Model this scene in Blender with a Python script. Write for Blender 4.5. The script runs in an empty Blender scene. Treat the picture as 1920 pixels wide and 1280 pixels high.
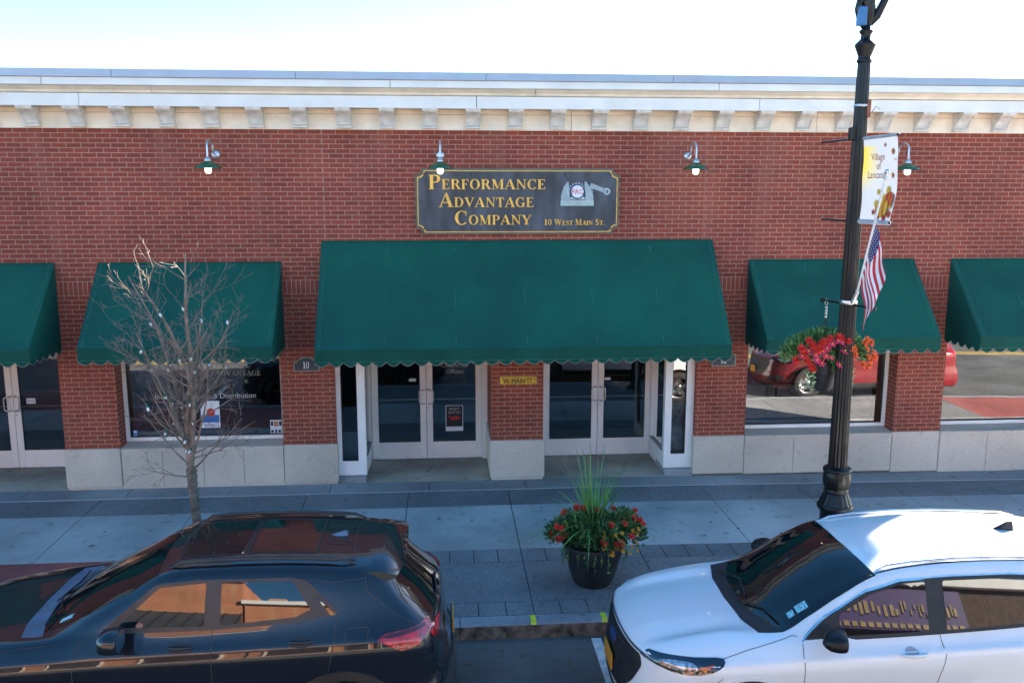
import bpy, bmesh, math, random
import numpy as np
from math import sin, cos, pi, radians as R, sqrt, atan2
from mathutils import Vector, Matrix
from mathutils.geometry import delaunay_2d_cdt
from mathutils.bvhtree import BVHTree
sc = bpy.context.scene
# ------------------------------------------------------------------ camera
cam_d = bpy.data.cameras.new('camera'); cam = bpy.data.objects.new('camera', cam_d)
sc.collection.objects.link(cam); sc.camera = cam
cam_d.sensor_width = 36; cam_d.lens = 1650.47/1920*36; cam_d.clip_start = .1; cam_d.clip_end = 2000
_yaw, _pit, _rol = .0782438, .17128, .00072185
_f = Vector((sin(_yaw)*cos(_pit), cos(_yaw)*cos(_pit), -sin(_pit))); _r = Vector((cos(_yaw), -sin(_yaw), 0)); _u = _r.cross(_f)
_r2 = _r*cos(_rol)+_u*sin(_rol); _u2 = _u*cos(_rol)-_r*sin(_rol)
cam.matrix_world = Matrix(((_r2.x,_u2.x,-_f.x,0),(_r2.y,_u2.y,-_f.y,-13.16576),(_r2.z,_u2.z,-_f.z,4.47324),(0,0,0,1)))
# ------------------------------------------------------------------ light
SUN_EL, SUN_AZ = R(22.5), R(54)
w = bpy.data.worlds.new('World'); sc.world = w; w.use_nodes = True
nt = w.node_tree; bg = nt.nodes['Background']
sky = nt.nodes.new('ShaderNodeTexSky'); sky.sky_type = 'NISHITA'; sky.sun_disc = False
sky.sun_elevation = SUN_EL; sky.sun_rotation = SUN_AZ; sky.air_density = .8; sky.dust_density = .25; sky.ozone_density = 1.6
hs = nt.nodes.new('ShaderNodeHueSaturation'); hs.inputs['Saturation'].default_value = 1.28; hs.inputs['Hue'].default_value = .492
nt.links.new(sky.outputs[0], hs.inputs['Color']); nt.links.new(hs.outputs[0], bg.inputs[0]); bg.inputs[1].default_value = .05
sd = bpy.data.lights.new('sun', 'SUN'); sd.energy = 5; sd.angle = R(.5); sd.color = (1, .93, .82)
sun = bpy.data.objects.new('sun', sd); sc.collection.objects.link(sun)
_sdir = Vector((sin(SUN_AZ)*cos(SUN_EL), cos(SUN_AZ)*cos(SUN_EL), sin(SUN_EL)))
sun.rotation_euler = _sdir.to_track_quat('Z', 'Y').to_euler()
sc.view_settings.view_transform = 'Standard'; sc.view_settings.look = 'None'
sc.view_settings.exposure = 3.5; sc.view_settings.gamma = 1
sc.cycles.max_bounces = 8; sc.cycles.transparent_max_bounces = 12
rnd = random.Random(7)
# ------------------------------------------------------------------ object helpers
COL = sc.collection
def props(o, label=None, cat=None, group=None, kind=None):
    if label: o['label'] = label
    if cat: o['category'] = cat
    if group: o['group'] = group
    if kind: o['kind'] = kind
    return o
ORG = {}
def thing(name, loc, label, cat, group=None):
    o = bpy.data.objects.new(name, None); COL.objects.link(o); o.location = loc; o.empty_display_size = .2
    ORG[o.name] = Vector(loc); return props(o, label, cat, group)
class MB:
    def __init__(s): s.v = []; s.f = []; s.m = []; s.uv = []; s.sm = []
    def add(s, vs, fs, m=0, uv=None, smooth=False):
        b = len(s.v); s.v += [tuple(v) for v in vs]
        for i, f in enumerate(fs):
            s.f.append(tuple(b+k for k in f)); s.m.append(m); s.sm.append(smooth)
            s.uv.append(uv[i] if uv else None)
    def quad(s, a, b, c, d, m=0, uv=None): s.add([a,b,c,d], [(0,1,2,3)], m, [uv] if uv else None)
    def box(s, x0, x1, y0, y1, z0, z1, m=0, bev=0):
        if bev:
            o = bev
            # chamfered box: 24 verts
            P = []
            for sx, X in ((-1,x0),(1,x1)):
                for sy, Y in ((-1,y0),(1,y1)):
                    for sz, Z in ((-1,z0),(1,z1)):
                        P += [(X, Y-sy*o, Z-sz*o), (X-sx*o, Y, Z-sz*o), (X-sx*o, Y-sy*o, Z)]
            bm = bmesh.new(); vs = [bm.verts.new(p) for p in P]; r = bmesh.ops.convex_hull(bm, input=vs)
            bm.verts.index_update()
            s.add([v.co[:] for v in bm.verts], [[v.index for v in f.verts] for f in bm.faces], m); bm.free(); return
        v = [(x,y,z) for x in (x0,x1) for y in (y0,y1) for z in (z0,z1)]
        s.add(v, [(0,1,3,2),(4,6,7,5),(0,4,5,1),(2,3,7,6),(0,2,6,4),(1,5,7,3)], m)
    def tube(s, pts, r, n=8, m=0, cap=True):
        pts = [Vector(p) for p in pts]; rs = r if isinstance(r, (list, tuple)) else [r]*len(pts)
        rings = []; up = None
        for i, p in enumerate(pts):
            t = (pts[min(i+1,len(pts)-1)]-pts[max(i-1,0)]).normalized()
            if up is None: up = t.orthogonal().normalized()
            a = (up - t*up.dot(t)); a = a.normalized() if a.length > 1e-6 else t.orthogonal().normalized()
            up = a; b = t.cross(a)
            rings.append([p + (a*cos(2*pi*k/n)+b*sin(2*pi*k/n))*rs[i] for k in range(n)])
        vs = [v for g in rings for v in g]; fs = []
        for i in range(len(pts)-1):
            for k in range(n): fs.append((i*n+k, i*n+(k+1)%n, (i+1)*n+(k+1)%n, (i+1)*n+k))
        s.add(vs, fs, m, smooth=True)
        if cap:
            s.add(rings[0], [tuple(range(n))[::-1]], m); s.add(rings[-1], [tuple(range(n))], m)
    def lathe(s, c, prof, n=24, m=0, axis='z', flute=0, fl_n=16, smooth=True):
        vs = []; fs = []
        for (r, z) in prof:
            for k in range(n):
                a = 2*pi*k/n; rr = r*(1-flute*(.5-.5*cos(a*fl_n)))
                if axis == 'z': vs.append((c[0]+rr*cos(a), c[1]+rr*sin(a), c[2]+z))
                else: vs.append((c[0]+rr*cos(a), c[1]+z, c[2]+rr*sin(a)))
        for i in range(len(prof)-1):
            for k in range(n): fs.append((i*n+k, i*n+(k+1)%n, (i+1)*n+(k+1)%n, (i+1)*n+k))
        s.add(vs, fs, m, smooth=smooth)
    def prism(s, poly, y0, y1, m=0, axis='y'):
        n = len(poly)
        if axis == 'y': a = [(p[0],y0,p[1]) for p in poly]; b = [(p[0],y1,p[1]) for p in poly]
        elif axis == 'x': a = [(y0,p[0],p[1]) for p in poly]; b = [(y1,p[0],p[1]) for p in poly]
        else: a = [(p[0],p[1],y0) for p in poly]; b = [(p[0],p[1],y1) for p in poly]
        s.add(a+b, [tuple(range(n)), tuple(range(n,2*n))[::-1]] + [(i, i+n, (i+1)%n+n, (i+1)%n) for i in range(n)], m)
    def sphere(s, c, r, n=10, k=6, m=0, sz=1):
        prof = [(max(r*sin(pi*i/k), 1e-4), -r*cos(pi*i/k)*sz) for i in range(k+1)]
        s.lathe(c, prof, n, m)
def mesh_of(name, mb, mats, off=Vector((0,0,0)), uvbox=False):
    me = bpy.data.meshes.new(name)
    me.from_pydata([(v[0]-off.x, v[1]-off.y, v[2]-off.z) for v in mb.v], [], mb.f)
    if not isinstance(mats, (list, tuple)): mats = [mats]
    for m in mats: me.materials.append(m)
    me.polygons.foreach_set('material_index', mb.m); me.polygons.foreach_set('use_smooth', mb.sm)
    if any(u is not None for u in mb.uv):
        l = me.uv_layers.new(name='UVMap'); k = 0
        for i, f in enumerate(mb.f):
            for j in range(len(f)):
                if mb.uv[i] is not None: l.data[k].uv = mb.uv[i][j]
                k += 1
    me.update(); return me
def part(name, mb, mats, root):
    off = ORG[root.name]
    o = bpy.data.objects.new(name, mesh_of(name, mb, mats, off)); COL.objects.link(o); o.parent = root
    ORG[o.name] = off; return o
def solo(name, mb, mats, label=None, cat=None, group=None, kind=None):
    if mb.v:
        xs = [v[0] for v in mb.v]; ys = [v[1] for v in mb.v]; zs = [v[2] for v in mb.v]
        off = Vector(((min(xs)+max(xs))/2, (min(ys)+max(ys))/2, min(zs)))
    else: off = Vector((0,0,0))
    o = bpy.data.objects.new(name, mesh_of(name, mb, mats, off)); COL.objects.link(o); o.location = off
    ORG[o.name] = off; return props(o, label, cat, group, kind)
# ------------------------------------------------------------------ materials
def M(name, col, rough=.6, metal=0, var=.12, scale=6, bump=0, bscale=None, coat=0, spec=.5, col2=None, emit=0, vec=None, det=6, ior=1.5, coat_rough=.02):
    m = bpy.data.materials.new(name); m.use_nodes = True; n = m.node_tree; b = n.nodes['Principled BSDF']
    b.inputs['Roughness'].default_value = rough; b.inputs['Metallic'].default_value = metal
    b.inputs['Coat Weight'].default_value = coat; b.inputs['Coat Roughness'].default_value = coat_rough
    b.inputs['IOR'].default_value = ior
    b.inputs['Specular IOR Level'].default_value = spec
    tc = n.nodes.new('ShaderNodeTexCoord')
    mp = n.nodes.new('ShaderNodeMapping'); n.links.new(tc.outputs['Object'], mp.inputs[0])
    if vec: mp.inputs['Scale'].default_value = vec
    nz = n.nodes.new('ShaderNodeTexNoise'); nz.inputs['Scale'].default_value = scale; nz.inputs['Detail'].default_value = det
    n.links.new(mp.outputs[0], nz.inputs['Vector'])
    rp = n.nodes.new('ShaderNodeValToRGB'); n.links.new(nz.outputs[0], rp.inputs[0])
    c2 = col2 or tuple(c*(1-var*1.6) for c in col); c1 = tuple(min(c*(1+var), 1) for c in col)
    rp.color_ramp.elements[0].color = (*c2, 1); rp.color_ramp.elements[1].color = (*c1, 1)
    rp.color_ramp.elements[0].position = .32; rp.color_ramp.elements[1].position = .68
    n.links.new(rp.outputs[0], b.inputs['Base Color'])
    if bump:
        n2 = n.nodes.new('ShaderNodeTexNoise'); n2.inputs['Scale'].default_value = bscale or scale*6; n2.inputs['Detail'].default_value = 5
        n.links.new(mp.outputs[0], n2.inputs['Vector'])
        bp = n.nodes.new('ShaderNodeBump'); bp.inputs['Strength'].default_value = bump; bp.inputs['Distance'].default_value = .01
        n.links.new(n2.outputs[0], bp.inputs['Height']); n.links.new(bp.outputs[0], b.inputs['Normal'])
    if emit:
        b.inputs['Emission Color'].default_value = (*col, 1); b.inputs['Emission Strength'].default_value = emit
    return m
def speckle(name, col, col_d, col_l, scale=90, rough=.85, stain=.15, bump=.3):
    m = M(name, col, rough, var=.1, scale=1.3, bump=bump, bscale=scale)
    n = m.node_tree; b = n.nodes['Principled BSDF']; base = b.inputs['Base Color'].links[0].from_socket
    tc = n.nodes.new('ShaderNodeTexCoord')
    vo = n.nodes.new('ShaderNodeTexVoronoi'); vo.inputs['Scale'].default_value = scale; n.links.new(tc.outputs['Object'], vo.inputs['Vector'])
    sp = n.nodes.new('ShaderNodeSeparateColor'); n.links.new(vo.outputs['Color'], sp.inputs[0])
    rp = n.nodes.new('ShaderNodeValToRGB'); n.links.new(sp.outputs[0], rp.inputs[0])
    e = rp.color_ramp.elements; e[0].color = (*col_d,1); e[0].position = .0; e[1].color = (*col_l,1); e[1].position = 1
    x = e.new(.35); x.color = (*col,1); x = e.new(.75); x.color = (*col,1)
    mx = n.nodes.new('ShaderNodeMix'); mx.data_type = 'RGBA'; mx.inputs[0].default_value = .55
    n.links.new(base, mx.inputs[6]); n.links.new(rp.outputs[0], mx.inputs[7])
    # broad stains
    nz = n.nodes.new('ShaderNodeTexNoise'); nz.inputs['Scale'].default_value = .7; nz.inputs['Detail'].default_value = 8; n.links.new(tc.outputs['Object'], nz.inputs['Vector'])
    mr = n.nodes.new('ShaderNodeMapRange'); mr.inputs[1].default_value = .35; mr.inputs[2].default_value = .7; mr.inputs[3].default_value = 1-stain*1.5; mr.inputs[4].default_value = 1+stain*.5
    n.links.new(nz.outputs[0], mr.inputs[0])
    mm = n.nodes.new('ShaderNodeMix'); mm.data_type = 'RGBA'; mm.blend_type = 'MULTIPLY'; mm.inputs[0].default_value = 1
    sn = n.nodes.new('ShaderNodeTexNoise'); sn.inputs['Scale'].default_value = 7; sn.inputs['Detail'].default_value = 6; n.links.new(tc.outputs['Object'], sn.inputs['Vector'])
    sr = n.nodes.new('ShaderNodeMapRange'); sr.inputs[1].default_value = .60; sr.inputs[2].default_value = .74; sr.inputs[3].default_value = 1; sr.inputs[4].default_value = 1-stain*1.6; n.links.new(sn.outputs[0], sr.inputs[0])
    ml = n.nodes.new('ShaderNodeMath'); ml.operation = 'MULTIPLY'; n.links.new(mr.outputs[0], ml.inputs[0]); n.links.new(sr.outputs[0], ml.inputs[1])
    n.links.new(mx.outputs[2], mm.inputs[6]); n.links.new(ml.outputs[0], mm.inputs[7]); n.links.new(mm.outputs[2], b.inputs['Base Color'])
    return m
def brick(name, c1, c2, mortar, bw=.2032, rh=.0677333, ms=.0048, bump=.5, off=.5):
    m = M(name, c1, .85, var=.1, scale=1.2); n = m.node_tree; b = n.nodes['Principled BSDF']
    uv = n.nodes.new('ShaderNodeTexCoord')
    br = n.nodes.new('ShaderNodeTexBrick'); br.inputs['Scale'].default_value = 1; br.offset = off
    br.inputs['Brick Width'].default_value = bw; br.inputs['Row Height'].default_value = rh
    br.inputs['Mortar Size'].default_value = ms; br.inputs['Mortar Smooth'].default_value = .15; br.inputs['Bias'].default_value = 0
    br.inputs['Color1'].default_value = (*c1,1); br.inputs['Color2'].default_value = (*c2,1); br.inputs['Mortar'].default_value = (*mortar,1)
    n.links.new(uv.outputs['UV'], br.inputs['Vector'])
    nz = n.nodes.new('ShaderNodeTexNoise'); nz.inputs['Scale'].default_value = .9; nz.inputs['Detail'].default_value = 8; n.links.new(uv.outputs['UV'], nz.inputs['Vector'])
    mr = n.nodes.new('ShaderNodeMapRange'); mr.inputs[1].default_value = .3; mr.inputs[2].default_value = .7; mr.inputs[3].default_value = .8; mr.inputs[4].default_value = 1.2
    n.links.new(nz.outputs[0], mr.inputs[0])
    n3 = n.nodes.new('ShaderNodeTexNoise'); n3.inputs['Scale'].default_value = 60; n3.inputs['Detail'].default_value = 4; n.links.new(uv.outputs['UV'], n3.inputs['Vector'])
    mr3 = n.nodes.new('ShaderNodeMapRange'); mr3.inputs[1].default_value = .3; mr3.inputs[2].default_value = .7; mr3.inputs[3].default_value = .85; mr3.inputs[4].default_value = 1.12
    n.links.new(n3.outputs[0], mr3.inputs[0])
    pr = n.nodes.new('ShaderNodeMath'); pr.operation = 'MULTIPLY'; n.links.new(mr.outputs[0], pr.inputs[0]); n.links.new(mr3.outputs[0], pr.inputs[1])
    mm = n.nodes.new('ShaderNodeMix'); mm.data_type = 'RGBA'; mm.blend_type = 'MULTIPLY'; mm.inputs[0].default_value = 1
    n.links.new(br.outputs[0], mm.inputs[6]); n.links.new(pr.outputs[0], mm.inputs[7]); n.links.new(mm.outputs[2], b.inputs['Base Color'])
    mp = n.nodes.new('ShaderNodeMapping'); mp.inputs['Scale'].default_value = (2.6,.35,1); n.links.new(uv.outputs['UV'], mp.inputs[0])
    n4 = n.nodes.new('ShaderNodeTexNoise'); n4.inputs['Scale'].default_value = 1; n4.inputs['Detail'].default_value = 7; n.links.new(mp.outputs[0], n4.inputs['Vector'])
    m4 = n.nodes.new('ShaderNodeMapRange'); m4.inputs[1].default_value = .52; m4.inputs[2].default_value = .75; m4.inputs[3].default_value = 0; m4.inputs[4].default_value = .38; n.links.new(n4.outputs[0], m4.inputs[0])
    mw = n.nodes.new('ShaderNodeMix'); mw.data_type = 'RGBA'; n.links.new(m4.outputs[0], mw.inputs[0]); n.links.new(mm.outputs[2], mw.inputs[6]); mw.inputs[7].default_value = (c1[0]*1.1,c1[1]*2.4,c1[2]*3,1); n.links.new(mw.outputs[2], b.inputs['Base Color'])
    iv = n.nodes.new('ShaderNodeMath'); iv.operation = 'SUBTRACT'; iv.inputs[0].default_value = 1; n.links.new(br.outputs['Fac'], iv.inputs[1])
    bp = n.nodes.new('ShaderNodeBump'); bp.inputs['Strength'].default_value = bump; bp.inputs['Distance'].default_value = .006
    n.links.new(iv.outputs[0], bp.inputs['Height']); n.links.new(bp.outputs[0], b.inputs['Normal'])
    return m
def glass(name, tint=(.8,.85,.85), ior=1.6, rough=.0, gcol=(1,1,1)):
    m = bpy.data.materials.new(name); m.use_nodes = True; n = m.node_tree; n.nodes.remove(n.nodes['Principled BSDF'])
    out = n.nodes['Material Output']; t = n.nodes.new('ShaderNodeBsdfTransparent'); t.inputs[0].default_value = (*tint,1)
    g = n.nodes.new('ShaderNodeBsdfGlossy'); g.inputs['Roughness'].default_value = rough; g.inputs[0].default_value = (*gcol,1)
    f = n.nodes.new('ShaderNodeFresnel'); f.inputs[0].default_value = ior; mx = n.nodes.new('ShaderNodeMixShader')
    nz = n.nodes.new('ShaderNodeTexNoise'); nz.inputs['Scale'].default_value = 1.1; nz.inputs['Detail'].default_value = 1
    tc = n.nodes.new('ShaderNodeTexCoord'); n.links.new(tc.outputs['Object'], nz.inputs['Vector'])
    bp = n.nodes.new('ShaderNodeBump'); bp.inputs['Strength'].default_value = .12; bp.inputs['Distance'].default_value = .02
    n.links.new(nz.outputs[0], bp.inputs['Height']); n.links.new(bp.outputs[0], g.inputs['Normal'])
    n.links.new(f.outputs[0], mx.inputs[0]); n.links.new(t.outputs[0], mx.inputs[1]); n.links.new(g.outputs[0], mx.inputs[2]); n.links.new(mx.outputs[0], out.inputs[0])
    return m
mBrick = brick('red_brick', (.275,.050,.027), (.205,.037,.021), (.40,.26,.185), ms=.0045)
mSold = brick('soldier_brick', (.275,.050,.027), (.22,.04,.023), (.40,.26,.185), bw=.2032, rh=.0677333, off=0)
mBrickO = brick('orange_brick', (.48,.17,.07), (.40,.13,.055), (.42,.30,.2))
mPaver = brick('brick_paver', (.30,.07,.055), (.22,.055,.05), (.12,.07,.06), bw=.2, rh=.1, ms=.002, bump=.3)
mStone = speckle('limestone', (.60,.51,.42), (.49,.42,.345), (.68,.60,.51), scale=60, stain=.12, bump=.1)
mStoneBase = M('stained_concrete', (.22,.19,.15), .9, var=.3, scale=3, bump=.4)
mWhite = M('white_trim_paint', (.74,.73,.70), .55, var=.05, scale=2.5, bump=.05)
mCream = M('cream_paint', (.82,.71,.56), .6, var=.08, scale=4, bump=.1)
mCap = M('metal_coping', (.30,.35,.43), .35, metal=.3, var=.05, scale=2)
mJoint = M('dark_joint', (.05,.045,.04), .9)
mAlu = M('door_frame_paint', (.84,.80,.76), .45, var=.04, scale=3)
mSteel = M('brushed_steel', (.62,.61,.58), .3, metal=.9, var=.08, scale=20)
mGalv = M('galvanised_steel', (.55,.60,.66), .35, metal=.75, var=.1, scale=15)
mGlass = glass('shop_glass', (.55,.61,.59), 2.9)
mGlassD = glass('door_glass', (.50,.55,.53), 2.3)
mGasket = M('black_gasket', (.012,.012,.013), .5)
mGreen = M('green_canvas', (.004,.088,.060), .8, var=.16, scale=.9, bump=.3, bscale=350, col2=(.003,.060,.050), vec=(1,1.6,.7), spec=.25)
mGreenShade = M('green_valance_shaded', (.003,.068,.046), .8, var=.12, scale=3, bump=.25, bscale=350, spec=.25)  # canvas green darkened: the vertical front's weaker sky light put into the colour
mPipe = M('grey_piping', (.26,.26,.21), .7)
mStitch = M('pale_thread', (.05,.20,.14), .8)
mGreenEnamel = M('green_enamel', (.01,.085,.035), .25, coat=.6, var=.08)
mBulbOn = M('lit_bulb', (1,.84,.58), .3, emit=.75, var=.02)
mSlate = M('sign_slate', (.055,.066,.082), .55, var=.35, scale=5, bump=.1, vec=(1,1,.35))
mGold = M('gold_paint', (.78,.46,.08), .38, metal=.15, var=.12, scale=12)
mGoldD = M('sign_edge', (.10,.10,.07), .5, var=.1)
mBlack = M('black_enamel', (.004,.004,.005), .42, coat=.12, var=.2, scale=9, spec=.3)
mBlackM = M('black_plastic', (.015,.015,.017), .6, var=.2)
mAsph = speckle('asphalt', (.105,.105,.10), (.06,.06,.06), (.17,.17,.165), scale=120, stain=.3, bump=.5)
mAgg = speckle('exposed_aggregate', (.20,.195,.195), (.10,.095,.095), (.38,.36,.34), scale=75, stain=.2, bump=.5)
mConc = speckle('light_concrete', (.43,.41,.385), (.35,.335,.315), (.50,.48,.45), scale=140, stain=.22, bump=.15)
mConcB = speckle('edge_concrete', (.32,.32,.32), (.22,.22,.22), (.41,.41,.41), scale=100, stain=.25, bump=.25)
mEntry = speckle('entry_concrete', (.50,.44,.35), (.41,.36,.29), (.58,.52,.44), scale=150, stain=.3, bump=.2)
mKerb = speckle('kerb_stone', (.33,.34,.36), (.22,.22,.24), (.45,.46,.48), scale=110, stain=.25, bump=.3)
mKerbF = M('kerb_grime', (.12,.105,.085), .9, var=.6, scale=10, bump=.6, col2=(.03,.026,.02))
mYel = M('yellow_marking', (.75,.72,.03), .6, var=.15, scale=20)
mYelR = M('road_yellow', (.55,.36,.05), .7, var=.25, scale=5)
mWhiteR = M('road_white', (.62,.62,.6), .7, var=.2, scale=12)
mRoofG = M('standing_seam_grey', (.055,.065,.075), .45, metal=.3)
mBark = M('bark', (.16,.125,.10), .85, var=.35, scale=14, bump=.5, bscale=60)
mTwig = M('twig', (.23,.165,.13), .8, var=.25, scale=10)
mLeafD = M('leaf_green', (.035,.10,.028), .55, var=.5, scale=14, col2=(.018,.06,.02))
mLeafL = M('leaf_light', (.10,.20,.05), .55, var=.5, scale=14, col2=(.05,.13,.03))
mBlade = M('spike_blade', (.10,.24,.05), .5, var=.5, scale=5, col2=(.045,.15,.04))
mVari = M('variegated_leaf', (.42,.50,.28), .6, var=.4, scale=40, col2=(.10,.22,.06))
mRed = M('red_petal', (.62,.025,.012), .6, var=.25, scale=30)
mOrg = M('orange_petal', (.75,.10,.01), .6, var=.25, scale=30)
mPink = M('pink_petal', (.72,.02,.12), .6, var=.25, scale=30)
mYelF = M('yellow_petal', (.75,.33,.02), .6, var=.25, scale=30)
mPot = M('dark_planter', (.022,.024,.026), .5, var=.35, scale=4, bump=.15, bscale=30)
mSoil = M('soil', (.03,.02,.014), .95, var=.4, scale=30)
mInt = M('interior_wall', (.15,.15,.145), .9, var=.05)
mIntF = M('interior_floor', (.05,.045,.04), .6)
mPaper = M('paper_white', (.72,.73,.75), .7, var=.04)
mNavy = M('ink_navy', (.02,.05,.16), .6)
mInkR = M('ink_red', (.6,.03,.025), .6)
mInkK = M('ink_black', (.012,.013,.016), .6)
mVinyl = M('pale_vinyl', (.42,.42,.40), .6)
# ------------------------------------------------------------------ text
def font_polys(txt, size, mb, T, thick, m=0, align='CENTER', shear=0):
    cu = bpy.data.curves.new('t', 'FONT'); cu.body = txt; cu.size = size; cu.align_x = align; cu.extrude = thick/2; cu.resolution_u = 3; cu.shear = shear
    ob = bpy.data.objects.new('t', cu); COL.objects.link(ob)
    dg = bpy.context.evaluated_depsgraph_get(); me = bpy.data.meshes.new_from_object(ob.evaluated_get(dg))
    mb.add([T(v.co) for v in me.vertices], [tuple(p.vertices) for p in me.polygons], m)
    bpy.data.objects.remove(ob); bpy.data.curves.remove(cu); bpy.data.meshes.remove(me)
def _ring(cx, cy, rx, ry, tx, ty, a0=0, a1=360, n=22):
    out = []
    for i in range(n):
        a, b = R(a0+(a1-a0)*i/n), R(a0+(a1-a0)*(i+1)/n)
        out.append([(cx+rx*cos(a), cy+ry*sin(a)), (cx+rx*cos(b), cy+ry*sin(b)), (cx+(rx-tx)*cos(b), cy+(ry-ty)*sin(b)), (cx+(rx-tx)*cos(a), cy+(ry-ty)*sin(a))])
    return out
def _rc(x0, y0, x1, y1): return [(x0,y0),(x1,y0),(x1,y1),(x0,y1)]
ST, TH, SF = .19, .065, .05
def _stem(x, y0=0, y1=1, s0=1, s1=1, w=ST):
    o = [_rc(x, y0, x+w, y1)]
    if s0: o.append(_rc(x-.07, y0, x+w+.07, y0+SF))
    if s1: o.append(_rc(x-.07, y1-SF, x+w+.07, y1))
    return o
def _bar(a, b, w): # slanted bar with horizontal cuts
    return [(a[0]-w/2,a[1]),(a[0]+w/2,a[1]),(b[0]+w/2,b[1]),(b[0]-w/2,b[1])]
GL = {
 'I': (.33, _stem(.07)),
 'P': (.70, _stem(.07)+[_rc(.2,1-TH,.42,1), _rc(.2,.46,.42,.46+TH)]+_ring(.42,.73,.25,.27,.17,TH,-90,90,12)),
 'R': (.82, _stem(.07)+[_rc(.2,1-TH,.42,1), _rc(.2,.49,.42,.49+TH)]+_ring(.42,.745,.25,.255,.17,TH,-90,90,12)+[[(.34,.52),(.52,.53),(.80,0),(.60,0)], _rc(.58,0,.84,SF)]),
 'E': (.70, _stem(.07,s1=0,s0=0)+[_rc(0,0,.62,TH), _rc(0,1-TH,.60,1), _rc(.2,.48,.46,.48+TH), _rc(.42,.40,.47,.62), [(.56,0),(.62,0),(.66,.27),(.60,.2)], [(.54,1),(.60,1),(.62,.76),(.56,.82)]]),
 'F': (.64, _stem(.07,s1=0)+[_rc(0,1-TH,.58,1), _rc(.2,.48,.44,.48+TH), _rc(.40,.40,.45,.62), [(.52,1),(.58,1),(.60,.74),(.54,.8)]]),
 'T': (.72, [_rc(.25,0,.25+ST,1), _rc(.16,0,.53,SF), _rc(.02,1-TH,.67,1), [(.02,1),(.08,1),(.05,.74),(.0,.72)], [(.61,1),(.67,1),(.69,.72),(.64,.74)]]),
 'O': (.90, _ring(.43,.5,.42,.52,.19,.06,0,360,36)),
 'C': (.80, _ring(.43,.5,.42,.52,.19,.06,48,318,30)+[_rc(.66,.66,.71,1.0)]),
 'G': (.90, _ring(.43,.5,.42,.52,.19,.06,48,312,30)+[_rc(.66,.68,.71,1.0), _rc(.60,.02,.79,.42), _rc(.52,.40,.87,.45)]),
 'D': (.86, _stem(.07)+[_rc(.2,0,.40,TH), _rc(.2,1-TH,.40,1)]+_ring(.38,.5,.42,.5,.19,TH,-90,90,20)),
 'M': (1.06, [_rc(.12,0,.18,1), _rc(.0,0,.30,SF), _rc(.76,0,.95,1), _rc(.68,0,1.03,SF), [(.02,1),(.28,1),(.55,.12),(.47,.0)], [(.47,0),(.55,.12),(.80,1),(.76,1)], _rc(.76,1-SF,1.03,1)]),
 'N': (.90, [_rc(.12,0,.18,1), _rc(.0,0,.30,SF), _rc(.70,0,.76,1), _rc(.58,1-SF,.88,1), [(.02,1),(.24,1),(.76,.12),(.76,0),(.70,0)]]),
 'A': (.88, [[(.02,0),(.09,0),(.42,.92),(.40,1.0)], [(.40,1.02),(.50,1.02),(.84,0),(.62,0),(.38,.86)], _rc(.17,.30,.66,.36), _rc(-.04,0,.22,SF), _rc(.54,0,.92,SF)]),
 'V': (.86, [[(.02,1),(.24,1),(.50,.25),(.44,.0),(.40,0)], [(.80,1),(.73,1),(.42,.12),(.44,0)], _rc(-.05,1-SF,.34,1), _rc(.60,1-SF,.90,1)]),
 'W': (1.20, [[(.02,1),(.22,1),(.42,.28),(.38,0),(.34,0)], [(.62,1),(.56,1),(.34,.1),(.38,0)], [(.46,1),(.66,1),(.86,.28),(.82,0),(.78,0)], [(1.12,1),(1.05,1),(.79,.1),(.82,0)], _rc(-.05,1-SF,.30,1), _rc(.94,1-SF,1.2,1), _rc(.40,1-SF,.74,1)]),
 'Y': (.84, [[(.02,1),(.24,1),(.50,.45),(.32,.40)], [(.80,1),(.73,1),(.42,.45),(.50,.45)], _rc(.31,0,.31+ST,.48), _rc(.2,0,.62,SF), _rc(-.05,1-SF,.32,1), _rc(.60,1-SF,.88,1)]),
 'S': (.66, _ring(.31,.745,.25,.275,.13,.06,35,250,16)+_ring(.31,.265,.27,.285,.14,.06,-145,95,18)+[[(.10,.62),(.24,.72),(.56,.38),(.42,.28)], _rc(.52,.72,.56,1.0), _rc(.04,.0,.08,.32)]),
 'X': (.84, [[(.02,1),(.26,1),(.82,0),(.58,0)], [(.74,1),(.66,1),(.10,0),(.18,0)], _rc(-.05,1-SF,.34,1), _rc(.54,1-SF,.84,1), _rc(0,0,.28,SF), _rc(.5,0,.88,SF)]),
 'L': (.68, _stem(.07,s0=0)+[_rc(0,0,.60,TH), [(.54,0),(.60,0),(.64,.3),(.58,.24)]]),
 '1': (.52, [_rc(.17,0,.17+ST,1), _rc(.05,0,.48,SF), [(.02,.84),(.17,.88),(.25,1),(.17,1)]]),
 '0': (.66, _ring(.31,.5,.29,.5,.14,.05,0,360,30)),
 '2': (.66, _ring(.31,.70,.27,.30,.15,.06,-30,165,18)+[[(.38,.58),(.56,.60),(.24,.12),(.04,.0)], _rc(.04,0,.58,.12)]),
 '.': (.30, [_rc(.08,0,.24,.15)]),
}
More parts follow.
